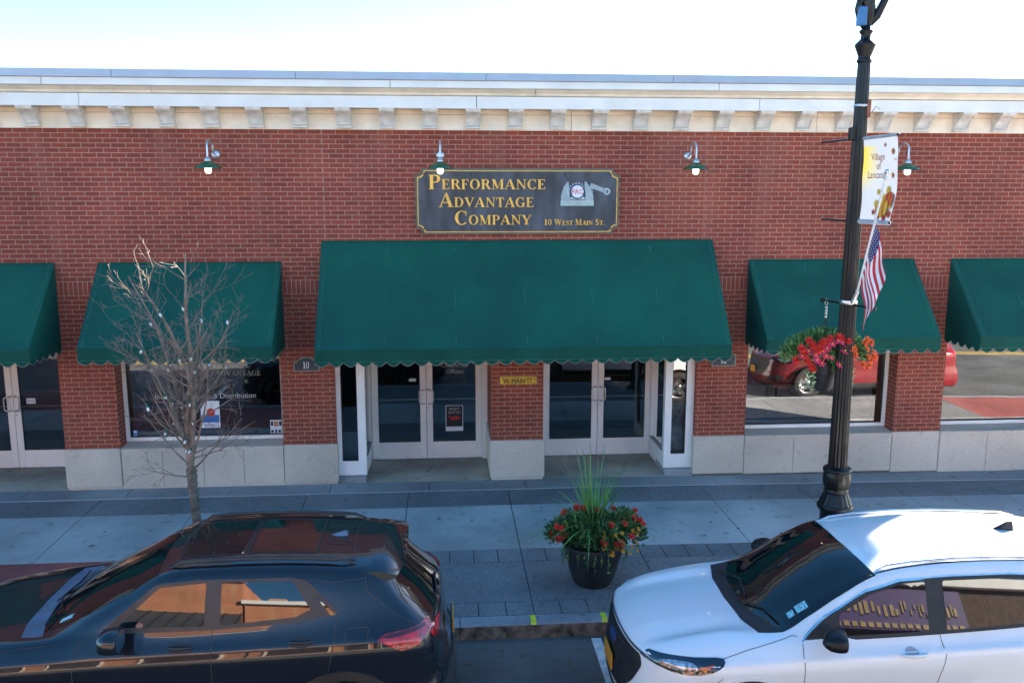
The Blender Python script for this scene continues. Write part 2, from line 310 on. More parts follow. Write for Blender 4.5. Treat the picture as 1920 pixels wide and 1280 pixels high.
def union_extrude(polys, mb, T, thick, m=0):
    vs = []; fs = []
    for p in polys:
        a = sum(p[i][0]*p[(i+1)%len(p)][1]-p[(i+1)%len(p)][0]*p[i][1] for i in range(len(p)))
        if a < 0: p = p[::-1]
        b = len(vs); vs += [Vector(q) for q in p]; fs.append(list(range(b, b+len(p))))
    ov, oe, of, _a, _b, og = delaunay_2d_cdt(vs, [], fs, 1, 1e-5)
    of = [f for f, g in zip(of, og) if g]
    n = len(ov); cnt = {}
    for f in of:
        for i in range(len(f)):
            e = (f[i], f[(i+1)%len(f)]); cnt[e] = cnt.get(e, 0)+1
    V = [T(Vector((v[0],v[1],thick))) for v in ov] + [T(Vector((v[0],v[1],0))) for v in ov]
    F = [tuple(f) for f in of]
    for (a, b) in cnt:
        if (b, a) not in cnt: F.append((b, a, a+n, b+n))
    mb.add(V, F, m)
def serif(txt, x0, x1, z0, h, mb, y, thick, m=0, small=None, small_h=.73):
    """serif text on a plane facing -y; chars after a blank/at start are full height, others small caps"""
    polys = []; pen = 0; first = True
    for ch in txt:
        if ch == ' ': pen += .34; first = True; continue
        s = 1 if (first or not small or ch in '10') else small_h
        wdt, P = GL[ch]
        for p in P: polys.append([(pen+q[0]*s, q[1]*s) for q in p])
        pen += (wdt+.06)*s; first = False
    k = (x1-x0)/pen
    union_extrude([[(x0+q[0]*k, z0+q[1]*h) for q in p] for p in polys], mb, lambda v: (v.x, y-v.z, v.y), thick, m)
# ================================================================== SETTING
def gz(x): return -.008*max(0., x-2.5)
def gzbox(mb, x0, x1, y0, y1, z0, z1, m=0):
    a, b = gz(x0), gz(x1)
    v = [(x, y, z+(a if x == x0 else b)) for x in (x0,x1) for y in (y0,y1) for z in (z0,z1)]
    mb.add(v, [(0,1,3,2),(4,6,7,5),(0,4,5,1),(2,3,7,6),(0,2,6,4),(1,5,7,3)], m)
JX = [.930+1.487*k for k in range(-14, 16)]
def band(name, y0, y1, mat, joints, z1=0., x0=-20, x1=24, g=.006):
    mb = MB(); xs = [x0]+[j for j in joints if x0 < j < x1]+[x1]
    for a, b in zip(xs, xs[1:]): gzbox(mb, a+g, b-g, y0+.004, y1-.004, -.09, z1)
    return solo(name, mb, mat, kind='structure')
mb = MB()
for a in range(-120, 121, 6): gzbox(mb, a, a+6, -60, 14, -.6, -.16-.0)
solo('road', mb, mAsph, kind='structure')
mb = MB(); mb.quad((-1500,-1500,-.62),(1500,-1500,-.62),(1500,1500,-.62),(-1500,1500,-.62))
solo('ground', mb, M('far_ground', (.10,.11,.06), .95, var=.4, scale=.02), kind='structure')
mb = MB(); gzb = [(-20,2.5),(2.5,24)]
for a, b in gzb: gzbox(mb, a, b, -4.46, 1.3, -.155, -.012)
solo('sidewalk_base', mb, mJoint, kind='structure')
band('sidewalk_edge', -.445, .0, mConcB, [j+.3 for j in JX], .002)
band('sidewalk_border', -1.12, -.452, mAgg, JX)
band('sidewalk', -2.69, -1.12, mConc, JX)
XR = -2.6   # the red paver strip starts left of here
pj = sorted([JX[0]+i*.2974 for i in range(-10, 160)])
band('sidewalk_paver_inner', -3.075, -2.69, mAgg, pj, 0, XR, 10.9)
band('sidewalk_verge', -4.13, -3.075, mAgg, JX, 0, XR, 10.9)
band('sidewalk_paver_outer', -4.44, -4.13, mAgg, pj, 0, XR, 10.9)
for (a, b) in ((-20, XR), (10.9, 24)):
    mb = MB(); z = gz((a+b)/2); 
    mb.add([(a,-4.44,gz(a)),(b,-4.44,gz(b)),(b,-2.69,gz(b)),(a,-2.69,gz(a))], [(0,1,2,3)], 0, [[(a,-4.44),(b,-4.44),(b,-2.69),(a,-2.69)]])
    solo('paver_strip', mb, mPaver, kind='structure')
mb = MB()   # white line between bands
for a, b in gzb: gzbox(mb, a, b, -.455, -.443, -.05, .004)
solo('sidewalk_seam', mb, M('pale_sealant', (.5,.52,.55), .7), kind='structure')
# kerb: stone top with a worn rounded edge, grimy face
mb = MB()
xs = [-20+1.83*i for i in range(25)]
for i, (a, b) in enumerate(zip(xs, xs[1:])):
    g = .004
    for k, (A, B) in enumerate((((-4.445,0),(-4.60,-.004)), ((-4.60,-.004),(-4.625,-.022)), ((-4.625,-.022),(-4.64,-.2)))):
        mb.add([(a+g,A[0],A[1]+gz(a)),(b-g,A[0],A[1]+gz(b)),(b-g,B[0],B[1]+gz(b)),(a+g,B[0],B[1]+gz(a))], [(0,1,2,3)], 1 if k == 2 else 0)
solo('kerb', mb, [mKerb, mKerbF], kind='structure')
mb = MB()
for x in (.90, 1.655):
    mb.add([(x-.025,-4.455,.003),(x+.03,-4.455,.003),(x+.03,-4.60,0.0),(x-.025,-4.60,0.0),(x+.03,-4.628,-.02),(x-.025,-4.628,-.02)], [(0,1,2,3),(3,2,4,5)], 0)
solo('kerb_marking', mb, mYel, kind='structure')
mb = MB(); gzbox(mb, 1.50, 1.60, -7.2, -4.70, -.17, -.156); gzbox(mb, -5.2, -5.1, -7.2, -4.7, -.17, -.156)
solo('parking_line', mb, mWhiteR, kind='structure')
mb = MB(); gzbox(mb, -60, 2.5, -10.3, -10.2, -.17, -.156); gzbox(mb, 2.5, 60, -10.3, -10.2, -.17, -.156); gzbox(mb, -60, 2.5, -10.55, -10.45, -.17, -.156); gzbox(mb, 2.5, 60, -10.55, -10.45, -.17, -.156)
solo('centre_line', mb, mYelR, kind='structure')
mb = MB(); gzbox(mb, -60, 2.5, -20.3, -16.2, -.5, -.01); gzbox(mb, 2.5, 60, -20.3, -16.2, -.5, -.01)
solo('far_sidewalk', mb, mConc, kind='structure')
# a little litter on the ground
mb = MB()
mLeafDry = M('dry_leaf', (.16,.085,.035), .8, var=.5, scale=20)
for (x, y, z) in [(.55,-4.9,-.155),(.75,-5.0,-.155),(1.05,-4.78,-.155),(.2,-5.1,-.155),(-.1,-1.6,.003),(1.35,-1.75,.003),(-.75,1.0,.008),(3.6,-2.0,.0),(-4.5,-2.2,.003),(.35,-1.72,.003),(-1.6,-2.0,.003),(1.2,-5.2,-.155),(-5.9,-2.1,.003),(5.6,-.3,-.01)]:
    a = rnd.random()*6; r = .03+.02*rnd.random()
    mb.add([(x+r*cos(a),y+r*sin(a),z+.004),(x+.5*r*cos(a+1.6),y+.5*r*sin(a+1.6),z+.014),(x-r*cos(a),y-r*sin(a),z+.004),(x+.4*r*cos(a-1.6),y+.4*r*sin(a-1.6),z+.010)], [(0,1,2,3)])
solo('leaf_litter', mb, mLeafDry, 'few dry brown leaves scattered on the pavement and along the kerb', 'leaf litter', kind='stuff')
mb = MB(); rg = random.Random(17)
for _ in range(150):
    x, y = rg.uniform(-7,9), rg.uniform(-4.4,-.5); a = rg.uniform(.008,.024); P = [(x+a*rg.uniform(.7,1.2)*cos(k*.785), y+a*rg.uniform(.6,1.1)*sin(k*.785), .0042+gz(x)) for k in range(8)]; mb.add(P, [tuple(range(8))])
solo('gum_spots', mb, M('old_gum', (.10,.10,.10), .9, var=.5, scale=3), 'dark flattened spots of old gum scattered over the pavement slabs', 'gum spots', kind='stuff')
# ================================================================== SHOP BUILDING
XE = 11.5; XW = -14.
B = thing('brick_shop', (0, 6, 0), 'single storey red brick shop building with white bracketed cornice and stone base', 'building')
ZT = 5.315; ZS1, ZS0 = ZT-32*.0677333, ZT-35*.0677333
ZB = ZT-69*.0677333
wall = MB()
def wq(x0, x1, z0, z1, y=0., m=0):
    uv = [(x0, z0-ZB), (x1, z0-ZB), (x1, z1-ZB), (x0, z1-ZB)]
    wall.quad((x0,y,z0),(x1,y,z0),(x1,y,z1),(x0,y,z1), m, uv)
def wsold(x0, x1, z0, z1, y=0.):
    uv = [(z0-ZS0, x0), (z0-ZS0, x1), (z1-ZS0, x1), (z1-ZS0, x0)]
    wall.quad((x0,y,z0),(x1,y,z0),(x1,y,z1),(x0,y,z1), 1, uv)
def wjamb(x, y0, y1, z0, z1):
    wall.quad((x,y0,z0),(x,y1,z0),(x,y1,z1),(x,y0,z1), 0, [(y0+.05,z0-ZB),(y1+.05,z0-ZB),(y1+.05,z1-ZB),(y0+.05,z1-ZB)])
wq(XW, XE, ZS1, 5.7); wsold(XW, XE, ZS0, ZS1)
PI = [(XW,-8.1), (-5.66,-4.86), (-2.455,-1.655), (.711,1.517), (3.92,4.728), (7.163,7.953), (10.38,XE)]
for a, b in PI: wq(a, b, ZB, ZS0)
JD = .33
for a, b in PI[1:]:
    for x in (a, b):
        if x < XE: wjamb(x, 0, JD if abs(x) > 2 and x not in (3.92,) else 1.2, ZB, ZS0)
wall.box(XE-.001, XE, .0, 12, -.3, 5.7, 0)
wall.uv[-6:] = [[(0,0),(0,5),(12,5),(12,0)]]*6
part('front_wall', wall, [mBrick, mSold], B)
# control joints
mb = MB()
for x, in ((-1.715,),(3.935,)): mb.box(x-.005, x+.005, -.0035, .002, ZS1, ZT-.002)
part('control_joint', mb, M('joint_sealant', (.33,.14,.11), .7), B)
# stone piers and panels
def stone_block(x0, x1, y0, z0, z1, nm='stone_block', bv=.008):
    m_ = MB(); m_.box(x0, x1, y0, .9 if z1 > 5 else .4, z0, z1, 0, bv); part(nm, m_, mStone, B)
zs = ZB-.004
stone_block(-5.675,-4.865,-.02,.035,zs); stone_block(-2.45,-1.64,-.02,.035,zs)
for (a, b) in ((.688,1.54),):
    m_ = MB(); m_.box(a, b, -.028, 1.15, .04, zs, 0, .012); part('stone_block', m_, mStone, B)
    m_ = MB(); m_.box(a+.022, b-.022, -.01, 1.14, -.03, .04, 0); part('plinth', m_, mStone, B)
stone_block(3.905,4.722,-.02,.02,zs); stone_block(7.165,7.955,-.006,-.03,zs); stone_block(10.38,XE+.01,-.01,-.08,zs)
for (a, b, n, zb) in ((-4.857,-2.458,4,.035),(4.73,7.157,3,0.),(7.963,10.372,3,-.05)):
    for i in range(n):
        x0 = a+(b-a)*i/n; x1 = a+(b-a)*(i+1)/n
        stone_block(x0+.003, x1-.003, -.008, zb-gz(x0)*0, .575, 'stone_panel', .003)
    n2 = 2
    for i in range(n2):
        x0 = a+(b-a)*i/n2; x1 = a+(b-a)*(i+1)/n2
        m_ = MB(); m_.prism([(-.018,.578),(-.018,.622),(.0,.632),(.36,.665),(.36,.578)], x0+.002, x1-.002, axis='x'); part('window_sill', m_, mStone, B)
mb = MB(); mb.box(-5.65,-1.66,.0,.3,-.03,.04); part('plinth', mb, mStone, B)
mb = MB(); mb.box(3.93,XE-.02,.03,.4,-.3,.03); part('plinth', mb, mStoneBase, B)
mb = MB(); mb.box(XW,-8.1,-.02,.3,-.03,zs); part('stone_block', mb, mStone, B)
# cornice (profile swept along x, butt joints as dark gaps)
def sweep(nm, prof, joints, mat, gap=.004, x0=XW-.3, x1=XE+.45):
    m_ = MB(); xs = [x0]+joints+[x1]
    for a, b in zip(xs, xs[1:]):
        m_.prism(prof, a+(gap if a != x0 else 0), b-(gap if b != x1 else 0), axis='x')
    return part(nm, m_, mat, B)

sweep('frieze_board', [(-.03,5.312),(-.03,5.53),(.05,5.53),(.05,5.312)], [-8.2,-4.40,-2.0,1.9,5.6,9.0], mCream)
sweep('frieze_moulding', [(-.045,5.533),(-.045,5.598),(.05,5.598),(.05,5.533)], [-8.2,-4.40,1.9,5.6,9.0], mCream)
sweep('soffit', [(-.34,5.600),(-.34,5.612),(.05,5.612),(.05,5.600)], [-7,-2,3,8], mCream)
sweep('fascia_board', [(-.345,5.592),(-.345,5.758),(-.298,5.758),(-.298,5.592)], [-9.1,-4.93,.50,4.6,8.8], mWhite, .005)
sweep('crown_moulding', [(-.335,5.762),(-.35,5.775),(-.36,5.80),(-.40,5.825),(-.43,5.845),(-.44,5.85),(-.298,5.85),(-.298,5.762)], [-8.9,-3.95,1.33,6.2,9.9], mCream)
sweep('upper_fascia', [(-.455,5.852),(-.47,5.86),(-.47,5.955),(-.298,5.955),(-.298,5.852)], [-10.2,-5.35,-.7,3.95,9.33], mWhite, .004)
sweep('coping', [(-.50,5.958),(-.50,6.062),(-.48,6.068),(.3,6.09),(.3,5.958)], [-8.1,-4.42,-1.98,.63,3.28,5.98,9.0], mCap, .003)
sweep('cornice_backing', [(-.295,5.62),(-.295,5.94),(-.02,5.94),(-.02,5.62)], [], mStoneBase)
for yy, zz, nm in ((-.472,5.9535,'a'),(-.347,5.7585,'b'),(-.032,5.5305,'c')):
    m_ = MB(); m_.box(XW-.3, XE+.4, yy, yy+.03, zz, zz+.004); part('caulk_line', m_, mJoint, B)
# dentil brackets
def bracket_mesh():
    m_ = MB(); hw = .105
    # s-curved console profile (y,z)
    pr = [(-.03,5.352),(-.085,5.352),(-.085,5.378),(-.10,5.380)]
    for i in range(9):
        t = i/8; pr.append((-.105-.15*(t**2.2)-.02*sin(pi*t), 5.385+.155*t))
    pr += [(-.275,5.545),(-.275,5.555),(-.03,5.555)]
    m_.prism(pr, -hw+.018, hw-.018, axis='x')
    for sx in (-1, 1):
        q = [(y-.022 if -.27 < y < -.09 else y, z) for y, z in pr]; m_.prism(q, sx*(hw-.018), sx*(hw-.002), axis='x')
    m_.box(-hw-.006, hw+.006, -.325, -.03, 5.5605, 5.5965, bev=.006); m_.box(-hw, hw, -.30, -.03, 5.548, 5.5600)
    m_.box(-hw-.006, hw+.006, -.125, -.03, 5.330, 5.3515); m_.box(-hw, hw, -.135, -.09, 5.376, 5.390)
    return mesh_of('bracket', m_, mBrk)
mBrk = M('bracket_paint', (.68,.64,.58), .6, var=.12, scale=9)
bme = bracket_mesh()
k = -14
for k in range(-24, 36):
    x = -5.68+.6135*k
    if -8.5 < x < XE-.1:
        o = bpy.data.objects.new('bracket', bme); COL.objects.link(o); o.parent = B; o.location = Vector((x,0,0))-ORG[B.name]
# windows
def window(x0, x1, z0=.668, z1=2.93, y=.27):
    fr = MB(); t = .055
    fr.box(x0, x0+t, y, y+.09, z0, z1); fr.box(x1-t, x1, y, y+.09, z0, z1)
    fr.box(x0+t, x1-t, y, y+.09, z0, z0+t); fr.box(x0+t, x1-t, y, y+.09, z1-t, z1)
    f = part('window', fr, mAlu, B)
    g = MB(); g.box(x0+t, x0+t+.014, y+.022, y+.07, z0+t, z1-t); g.box(x1-t-.014, x1-t, y+.022, y+.07, z0+t, z1-t); g.box(x0+t+.014, x1-t-.014, y+.022, y+.07, z0+t, z0+t+.018)
    part('gasket', g, mGasket, f)
    p = MB(); p.quad((x0+t,y+.045,z0+t),(x1-t,y+.045,z0+t),(x1-t,y+.045,z1-t),(x0+t,y+.045,z1-t)); part('pane', p, mGlass, f)
window(-4.86,-2.455); window(4.728,7.163); window(7.953,10.38)
# entries
DY = 1.165
def leaf(x0, x1, hinge, z0=.012, z1=2.12, y=DY):
    st = .10; m_ = MB(); zr = .30
    gx0, gx1 = x0+(.10 if 1 else 0), x1-.10
    m_.box(x0, gx0, y, y+.045, z0, z1, bev=.004); m_.box(gx1, x1, y, y+.045, z0, z1, bev=.004)
    m_.box(gx0, gx1, y, y+.045, z0, zr, bev=0); m_.box(gx0, gx1, y, y+.045, z1-.1, z1)
    d = part('door', m_, mAlu, B)
    g = MB(); g.quad((gx0,y+.02,zr),(gx1,y+.02,zr),(gx1,y+.02,z1-.1),(gx0,y+.02,z1-.1)); part('pane', g, mGlassD, d)
    g = MB(); g.box(gx0, gx0+.008, y+.005, y+.03, zr, z1-.1); g.box(gx1-.008, gx1, y+.005, y+.03, zr, z1-.1); g.box(gx0, gx1, y+.005, y+.03, zr, zr+.012); part('gasket', g, mGasket, d)
    g = MB(); g.tube([(gx0,y+.05,1.015),(gx1,y+.05,1.02)], .016, 8); part('push_bar', g, mSteel, d)
    hx = x1-.052 if hinge == 'L' else x0+.052; s = -1 if hinge == 'L' else 1
    P = [(hx-s*.02,y-.005,1.20),(hx-s*.02,y-.05,1.20),(hx+s*.02,y-.068,1.198),(hx+s*.055,y-.07,1.18),(hx+s*.06,y-.07,1.14),(hx+s*.06,y-.07,1.03),(hx+s*.055,y-.07,.99),(hx+s*.02,y-.068,.968),(hx-s*.02,y-.05,.965),(hx-s*.02,y-.005,.965)]
    g = MB(); g.tube(P, .012, 8); g.lathe((hx-s*.02,y-.012,1.20), [(.02,0),(.02,.012)], 12, axis='y'); part('handle', g, mSteel, d)
    if hinge == 'R':
        g = MB(); g.lathe((hx-.02,y-.008,.89), [(.001,0),(.016,0),(.016,.01)], 12, axis='y'); part('lock', g, mSteel, d)
    g = MB(); g.box(x0+.01, x1-.01, y-.003, y+.02, .003, z0-.001); part('sweep', g, mGasket, d)
    g = MB()
    for i in range(4): g.sphere((x0+.08+(x1-x0-.16)*i/3, y-.001, z0+.03), .006, 6, 4)
    part('screw', g, mGasket, d)
    return d
def entry(x0, x1, l0, lm, l1, y=DY):
    fr = MB(); H = 2.13
    fr.box(x0, l0-.004, y-.02, y+.08, 0, H+.06, bev=.003); fr.box(l1+.004, x1, y-.02, y+.08, 0, H+.06, bev=.003)
    fr.box(l0-.004, l1+.004, y-.02, y+.08, H, H+.06)
    part('door_frame', fr, mAlu, B)
    tr = MB(); tr.box(x0, x1, y, y+.05, H+.062, 2.2); tr.box(x0, x1, y, y+.05, 2.86, 2.93); part('transom_frame', tr, mAlu, B)
    g = MB(); g.quad((x0,y+.02,2.2),(x1,y+.02,2.2),(x1,y+.02,2.86),(x0,y+.02,2.86)); part('transom_pane', g, mGlassD, B)
    leaf(l0, lm-.004, 'L', y=y); leaf(lm+.004, l1, 'R', y=y)
    ce = MB(); ce.quad((x0-.45,0,2.94),(x1+.45,0,2.94),(x1+.45,1.3,2.94),(x0-.45,1.3,2.94)); part('entry_ceiling', ce, mCream, B)
entry(-1.215,.712,-1.20,-.305,.615); entry(1.517,3.53,1.655,2.575,3.485); entry(-8.1,-5.66,-7.82,-6.90,-5.98)
for a, b in ((-1.64,.69),(1.54,3.9),(-8.1,-5.66)):
    m_ = MB(); m_.box(a, b, -.003, 1.3, -.05, .0); solo('entry_floor', m_, mEntry, kind='structure')
mb = MB(); mb.box(.615+.1, .717, .02, 1.14, .02, .03); 
def sidelight(x0, x1, xr, s):
    """front sidelight panel between brick pier and the return wall at xr; s=+1 when the door is to the right"""
    c = MB(); c.box(min(x0,xr)-.0, max(x1,xr)+.0, .02, 1.15, -.02, .095); 
    c2 = MB(); c2.box(min(x0,x1), max(x0,x1), .03, .62, -.02, .095, bev=.01); part('kerb_block', c2, mConcB, B)
    z0, z1 = .10, 2.93; y = .10
    gx0, gx1 = (x0+.07, x1-.12) if s > 0 else (x0+.11, x1-.12)
    f = MB(); f.box(x0, gx0, y, y+.09, z0, z1); f.box(gx1, x1, y, y+.09, z0, z1); f.box(gx0, gx1, y, y+.09, z0, .325); f.box(gx0, gx1, y, y+.09, z1-.06, z1)
    o = part('sidelight', f, mAlu, B)
    g = MB(); g.quad((gx0,y+.04,.325),(gx1,y+.04,.325),(gx1,y+.04,z1-.06),(gx0,y+.04,z1-.06)); part('pane', g, mGlassD, o)
    g = MB(); g.box(gx0, gx0+.01, y+.01, y+.06, .325, z1-.06); g.box(gx1-.01, gx1, y+.01, y+.06, .325, z1-.06); g.box(gx0, gx1, y+.01, y+.06, .325, .34); part('gasket', g, mGasket, o)
    # return wall
    t = .05; xa, xb = (xr-t, xr) if s > 0 else (xr, xr+t)
    f = MB(); f.box(xa, xb, y+.09, 1.145, .02, .34); f.box(xa, xb, y+.09, y+.16, .34, z1); f.box(xa, xb, 1.08, 1.145, .34, z1)
    o = part('return_wall', f, mAlu, B)
    xm = (xa+xb)/2; g = MB(); g.quad((xm,y+.16,.34),(xm,1.08,.34),(xm,1.08,z1),(xm,y+.16,z1)); part('pane', g, mGlassD, o)
    xs_ = xb+.001 if s > 0 else xa-.001
    g = MB(); g.box(xs_-.004, xs_+.003, y+.16, 1.08, .34, .355); g.box(xs_-.004, xs_+.003, y+.16, y+.175, .355, z1); part('gasket', g, mGasket, o)
sidelight(-1.655,-1.22,-1.22,1); sidelight(3.46,3.92,3.47,-1)
# stone return at the right entry pier and left entry pier (inside jambs)
for (x0, x1) in ((3.918,3.96),(-1.70,-1.657)):
    pass
# interior shell (dim room behind the glass)
it = MB(); y0, y1 = .42, 6.5
it.quad((XW,y1,0),(XE-.2,y1,0),(XE-.2,y1,3.0),(XW,y1,3.0)); it.quad((XW,y0,3.0),(XE-.2,y0,3.0),(XE-.2,y1,3.0),(XW,y1,3.0))
it.quad((XE-.2,y0,0),(XE-.2,y1,0),(XE-.2,y1,3),(XE-.2,y0,3)); it.quad((XW,y0,0),(XW,y1,0),(XW,y1,3),(XW,y0,3))
for a, b in PI: it.quad((a,y0,ZB),(b,y0,ZB),(b,y0,3),(a,y0,3))
for x in (-5.2,-2.0,4.3): it.quad((x,.42,0),(x,y1,0),(x,y1,3),(x,.42,3))
part('interior_wall', it, mInt, B)
it = MB(); it.quad((XW,1.22,.005),(XE-.2,1.22,.005),(XE-.2,y1,.005),(XW,y1,.005))
for a, b in ((-5.6,-1.7),(3.96,XE-.2)): it.quad((a,.42,.006),(b,.42,.006),(b,1.22,.006),(a,1.22,.006))
part('interior_floor', it, mIntF, B)
rf = MB(); rf.box(XW, XE, .31, 12, 5.6, 5.72); rf.box(XW, XE, 11.9, 12, 0, 5.6); rf.box(XW, XW+.1, .1, 11.9, 0, 5.6); part('roof', rf, mInt, B)
# ================================================================== AWNINGS
def awning(x0, x1, zt, dep, label, zf=2.335, zv=2.165, zh=2.10, sc_w=.197):
    root = thing('awning', ((x0+x1)/2, 0, zh), label, 'awning', 'green canvas awnings over the shop front')
    m_ = MB(); nx = max(8, int((x1-x0)/.12)); ny = 14; y0 = -.012
    seams = max(2, round((x1-x0)/.93)); sw = (x1-x0)/seams
    V = []; 
    for j in range(ny+1):
        t = j/ny
        for i in range(nx+1):
            x = x0+(x1-x0)*i/nx; fr = ((x-x0)/sw) % 1
            sag = -.012*sin(pi*t)*(sin(pi*fr)**2) + .0025*sin(x*9+t*7)*sin(pi*t)
            V.append((x, y0+(-dep-y0)*t, zt+(zf-zt)*t+sag))
    F = [(j*(nx+1)+i, j*(nx+1)+i+1, (j+1)*(nx+1)+i+1, (j+1)*(nx+1)+i) for j in range(ny) for i in range(nx)]
    m_.add(V, F, 0, smooth=True)
    m_.quad((x0,-dep,zf),(x1,-dep,zf),(x1,-dep-.003,zv),(x0,-dep-.003,zv), 1)
    for x in (x0, x1):
        m_.add([(x,y0,zt),(x,-dep,zf),(x,-dep,zv),(x,y0,zv)], [(0,1,2,3)], 0)
    c = part('canvas', m_, [mGreen, mGreenShade], root)
    # scalloped valance
    def scal(n, u0, u1):
        P = []
        for i in range(n):
            for k in range(10):
                t = k/10; P.append((u0+(u1-u0)*(i+t)/n, zh-.0+.062*(abs(2*t-1)**1.7)))
        P.append((u1, zh+.062)); return P
    v = MB(); pi_ = MB()
    n = round((x1-x0)/sc_w); P = scal(n, x0, x1); yy = -dep-.004
    rip = lambda x: .006*sin(x*2*pi/sc_w)
    tp = [(p[0], yy, zv) for p in P]; bt = [(p[0], yy+rip(p[0]), p[1]) for p in P]; N = len(P)
    v.add(tp+bt, [(i, i+1, N+i+1, N+i) for i in range(N-1)], 0)
    pi_.tube([(b[0], b[1]-.003, b[2]) for b in bt], .0045, 4)
    for x in (x0, x1):
        nn = max(3, round(dep/.19)); Q = scal(nn, y0, -dep)
        tp = [(x, q[0], zv) for q in Q]; bt = [(x+.004*sin(q[0]*30), q[0], q[1]) for q in Q]; N = len(Q)
        v.add(tp+bt, [(i, i+1, N+i+1, N+i) for i in range(N-1)], 0)
        pi_.tube([(b[0], b[1], b[2]) for b in bt], .0045, 4)
    part('valance', v, mGreenShade, root); part('piping', pi_, mPipe, root)
    # stitched hems and seams
    s = MB()
    dz = (zf-zt)/(dep+y0*0)
    def online(x, ta, tb, w=.0022):
        A = Vector((x, y0+(-dep-y0)*ta, zt+(zf-zt)*ta+.003)); Bv = Vector((x, y0+(-dep-y0)*tb, zt+(zf-zt)*tb+.003))
        s.tube([A, Bv], w, 4, cap=False)
    for xx in (x0+.045, x1-.045, x0+.07, x1-.07): online(xx, .0, 1)
    for i in range(1, seams):
        xx = x0+sw*i+.02*sin(i*5)
        for ta, tb in ((.05,.11),(.46,.62),(.90,.97)): online(xx, ta, tb, .0026)
    s.tube([(x0,-dep-.006,zv+.004),(x1,-dep-.006,zv+.004)], .0025, 4)
    part('stitching', s, mStitch, root)
    b = MB(); b.box(x0, x1, -.022, -.004, zt-.0, zt+.018); part('head_bar', b, mGreenShade, root)
    f = MB(); 
    for i in range(seams+1):
        xx = x0+.02+(x1-x0-.04)*i/seams
        f.tube([(xx,-.03,zt-.05),(xx,-dep+.03,zf-.04)], .012, 6); f.tube([(xx,-.03,zv+.03),(xx,-dep+.03,zv+.03)], .012, 6)
    f.tube([(x0+.02,-dep+.03,zv+.03),(x1-.02,-dep+.03,zv+.03)], .012, 6)
    part('frame', f, mSteel, root)
    return root
awning(-8.25,-5.58,3.405,1.03,'green awning cut off by the left picture edge, over the cream double doors')
awning(-4.975,-2.368,3.405,.98,'green awning over the shop window behind the bare tree')
awning(-1.775,4.085,3.705,1.12,'widest and tallest green awning, spanning both double doors below the company sign', 2.295, 2.12, 2.055)
awning(4.66,7.292,3.40,.94,'green awning behind the lamp post and flower basket')
awning(7.888,10.5,3.395,.96,'green awning cut off by the right picture edge')
# ================================================================== WALL LAMPS
def wall_lamp(x, label, yaw=0):
    z = 4.957; root = thing('wall_lamp', (x,0,z), label, 'wall lamp', 'gooseneck lamps along the brick wall')
    m_ = MB(); m_.lathe((x,0,z), [(.001,-.04),(.03,-.045),(.055,-.03),(.06,-.02),(.06,0)], 20, axis='y'); part('wall_plate', m_, mGalv, root)
    yb = -.47; m_ = MB()
    P = [(x,-.02,z),(x,-.09,z+.0),(x,-.14,z+.02),(x,-.18,z+.07)]
    for i in range(11):
        a = pi*i/10; P.append((x, -.325+.145*cos(a)*1.0, z+.10+.085*sin(a)+ .0))
    P.append((x, yb, z-.05)); P.append((x, yb, z-.07))
    m_.tube(P, .0135, 8); part('gooseneck', m_, mGalv, root)
    m_ = MB(); m_.lathe((x,yb,z-.11), [(.045,0),(.05,.01),(.045,.03),(.028,.045),(.02,.065),(.001,.068)], 16); part('cap', m_, mGalv, root)
    m_ = MB(); pr = [(.19,-.098),(.192,-.095),(.12,-.045),(.05,-.0),(.045,.004)]
    m_.lathe((x,yb,z-.105), [(r, h+.0) for r, h in pr], 28); m_.lathe((x,yb,z-.105), [(.188,-.099),(.115,-.052),(.04,-.006)], 28); part('lamp_shade', m_, mGreenEnamel, root)
    m_ = MB(); m_.lathe((x,yb,z-.278), [(.001,0),(.022,.004),(.038,.018),(.044,.04),(.044,.125)], 16); part('bulb', m_, mBulbOn, root)
wall_lamp(-3.222,'leftmost green gooseneck lamp, above the bare tree')
wall_lamp(-.022,'green gooseneck lamp just above the left end of the company sign')
wall_lamp(3.655,'green gooseneck lamp right of the company sign')
wall_lamp(6.83,'rightmost green gooseneck lamp, beside the hanging banner')
# ================================================================== COMPANY SIGN
S = thing('company_sign', (1.115,-.02,3.81), 'large slate grey sign with raised gold lettering of the company name above the wide awning', 'sign')
def notched(x0, x1, z0, z1, r):
    P = []
    for (cx, cz, a0, a1) in ((x1,z0,180,90),(x1,z1,270,180),(x0,z1,360,270),(x0,z0,90,0)):
        for i in range(7):
            a = R(a0+(a1-a0)*i/6); P.append((cx+r*cos(a), cz+r*sin(a)))
    return P
X0, X1, Z0, Z1 = -.392, 2.628, 3.812, 4.772
mb = MB(); mb.prism(notched(X0,X1,Z0,Z1,.10), -.045, -.005); part('board', mb, mGoldD, S)
mb = MB(); mb.prism(notched(X0+.030,X1-.030,Z0+.030,Z1-.030,.10), -.052, -.044); part('border', mb, mGold, S)
mb = MB(); mb.prism(notched(X0+.043,X1-.043,Z0+.043,Z1-.043,.10), -.057, -.051); part('panel', mb, mSlate, S)
mb = MB()
serif('PERFORMANCE', -.193, 1.535, 4.470, .205, mb, -.057, .022, small=True, small_h=.70)
serif('ADVANTAGE', -.045, 1.362, 4.212, .20, mb, -.057, .022, small=True, small_h=.70)
serif('COMPANY', .182, 1.322, 3.955, .20, mb, -.057, .022, small=True, small_h=.70)
serif('10 WEST MAIN ST.', 1.505, 2.42, 3.945, .088, mb, -.057, .012, small=True, small_h=.76)
part('lettering', mb, mGold, S)
mb = MB()
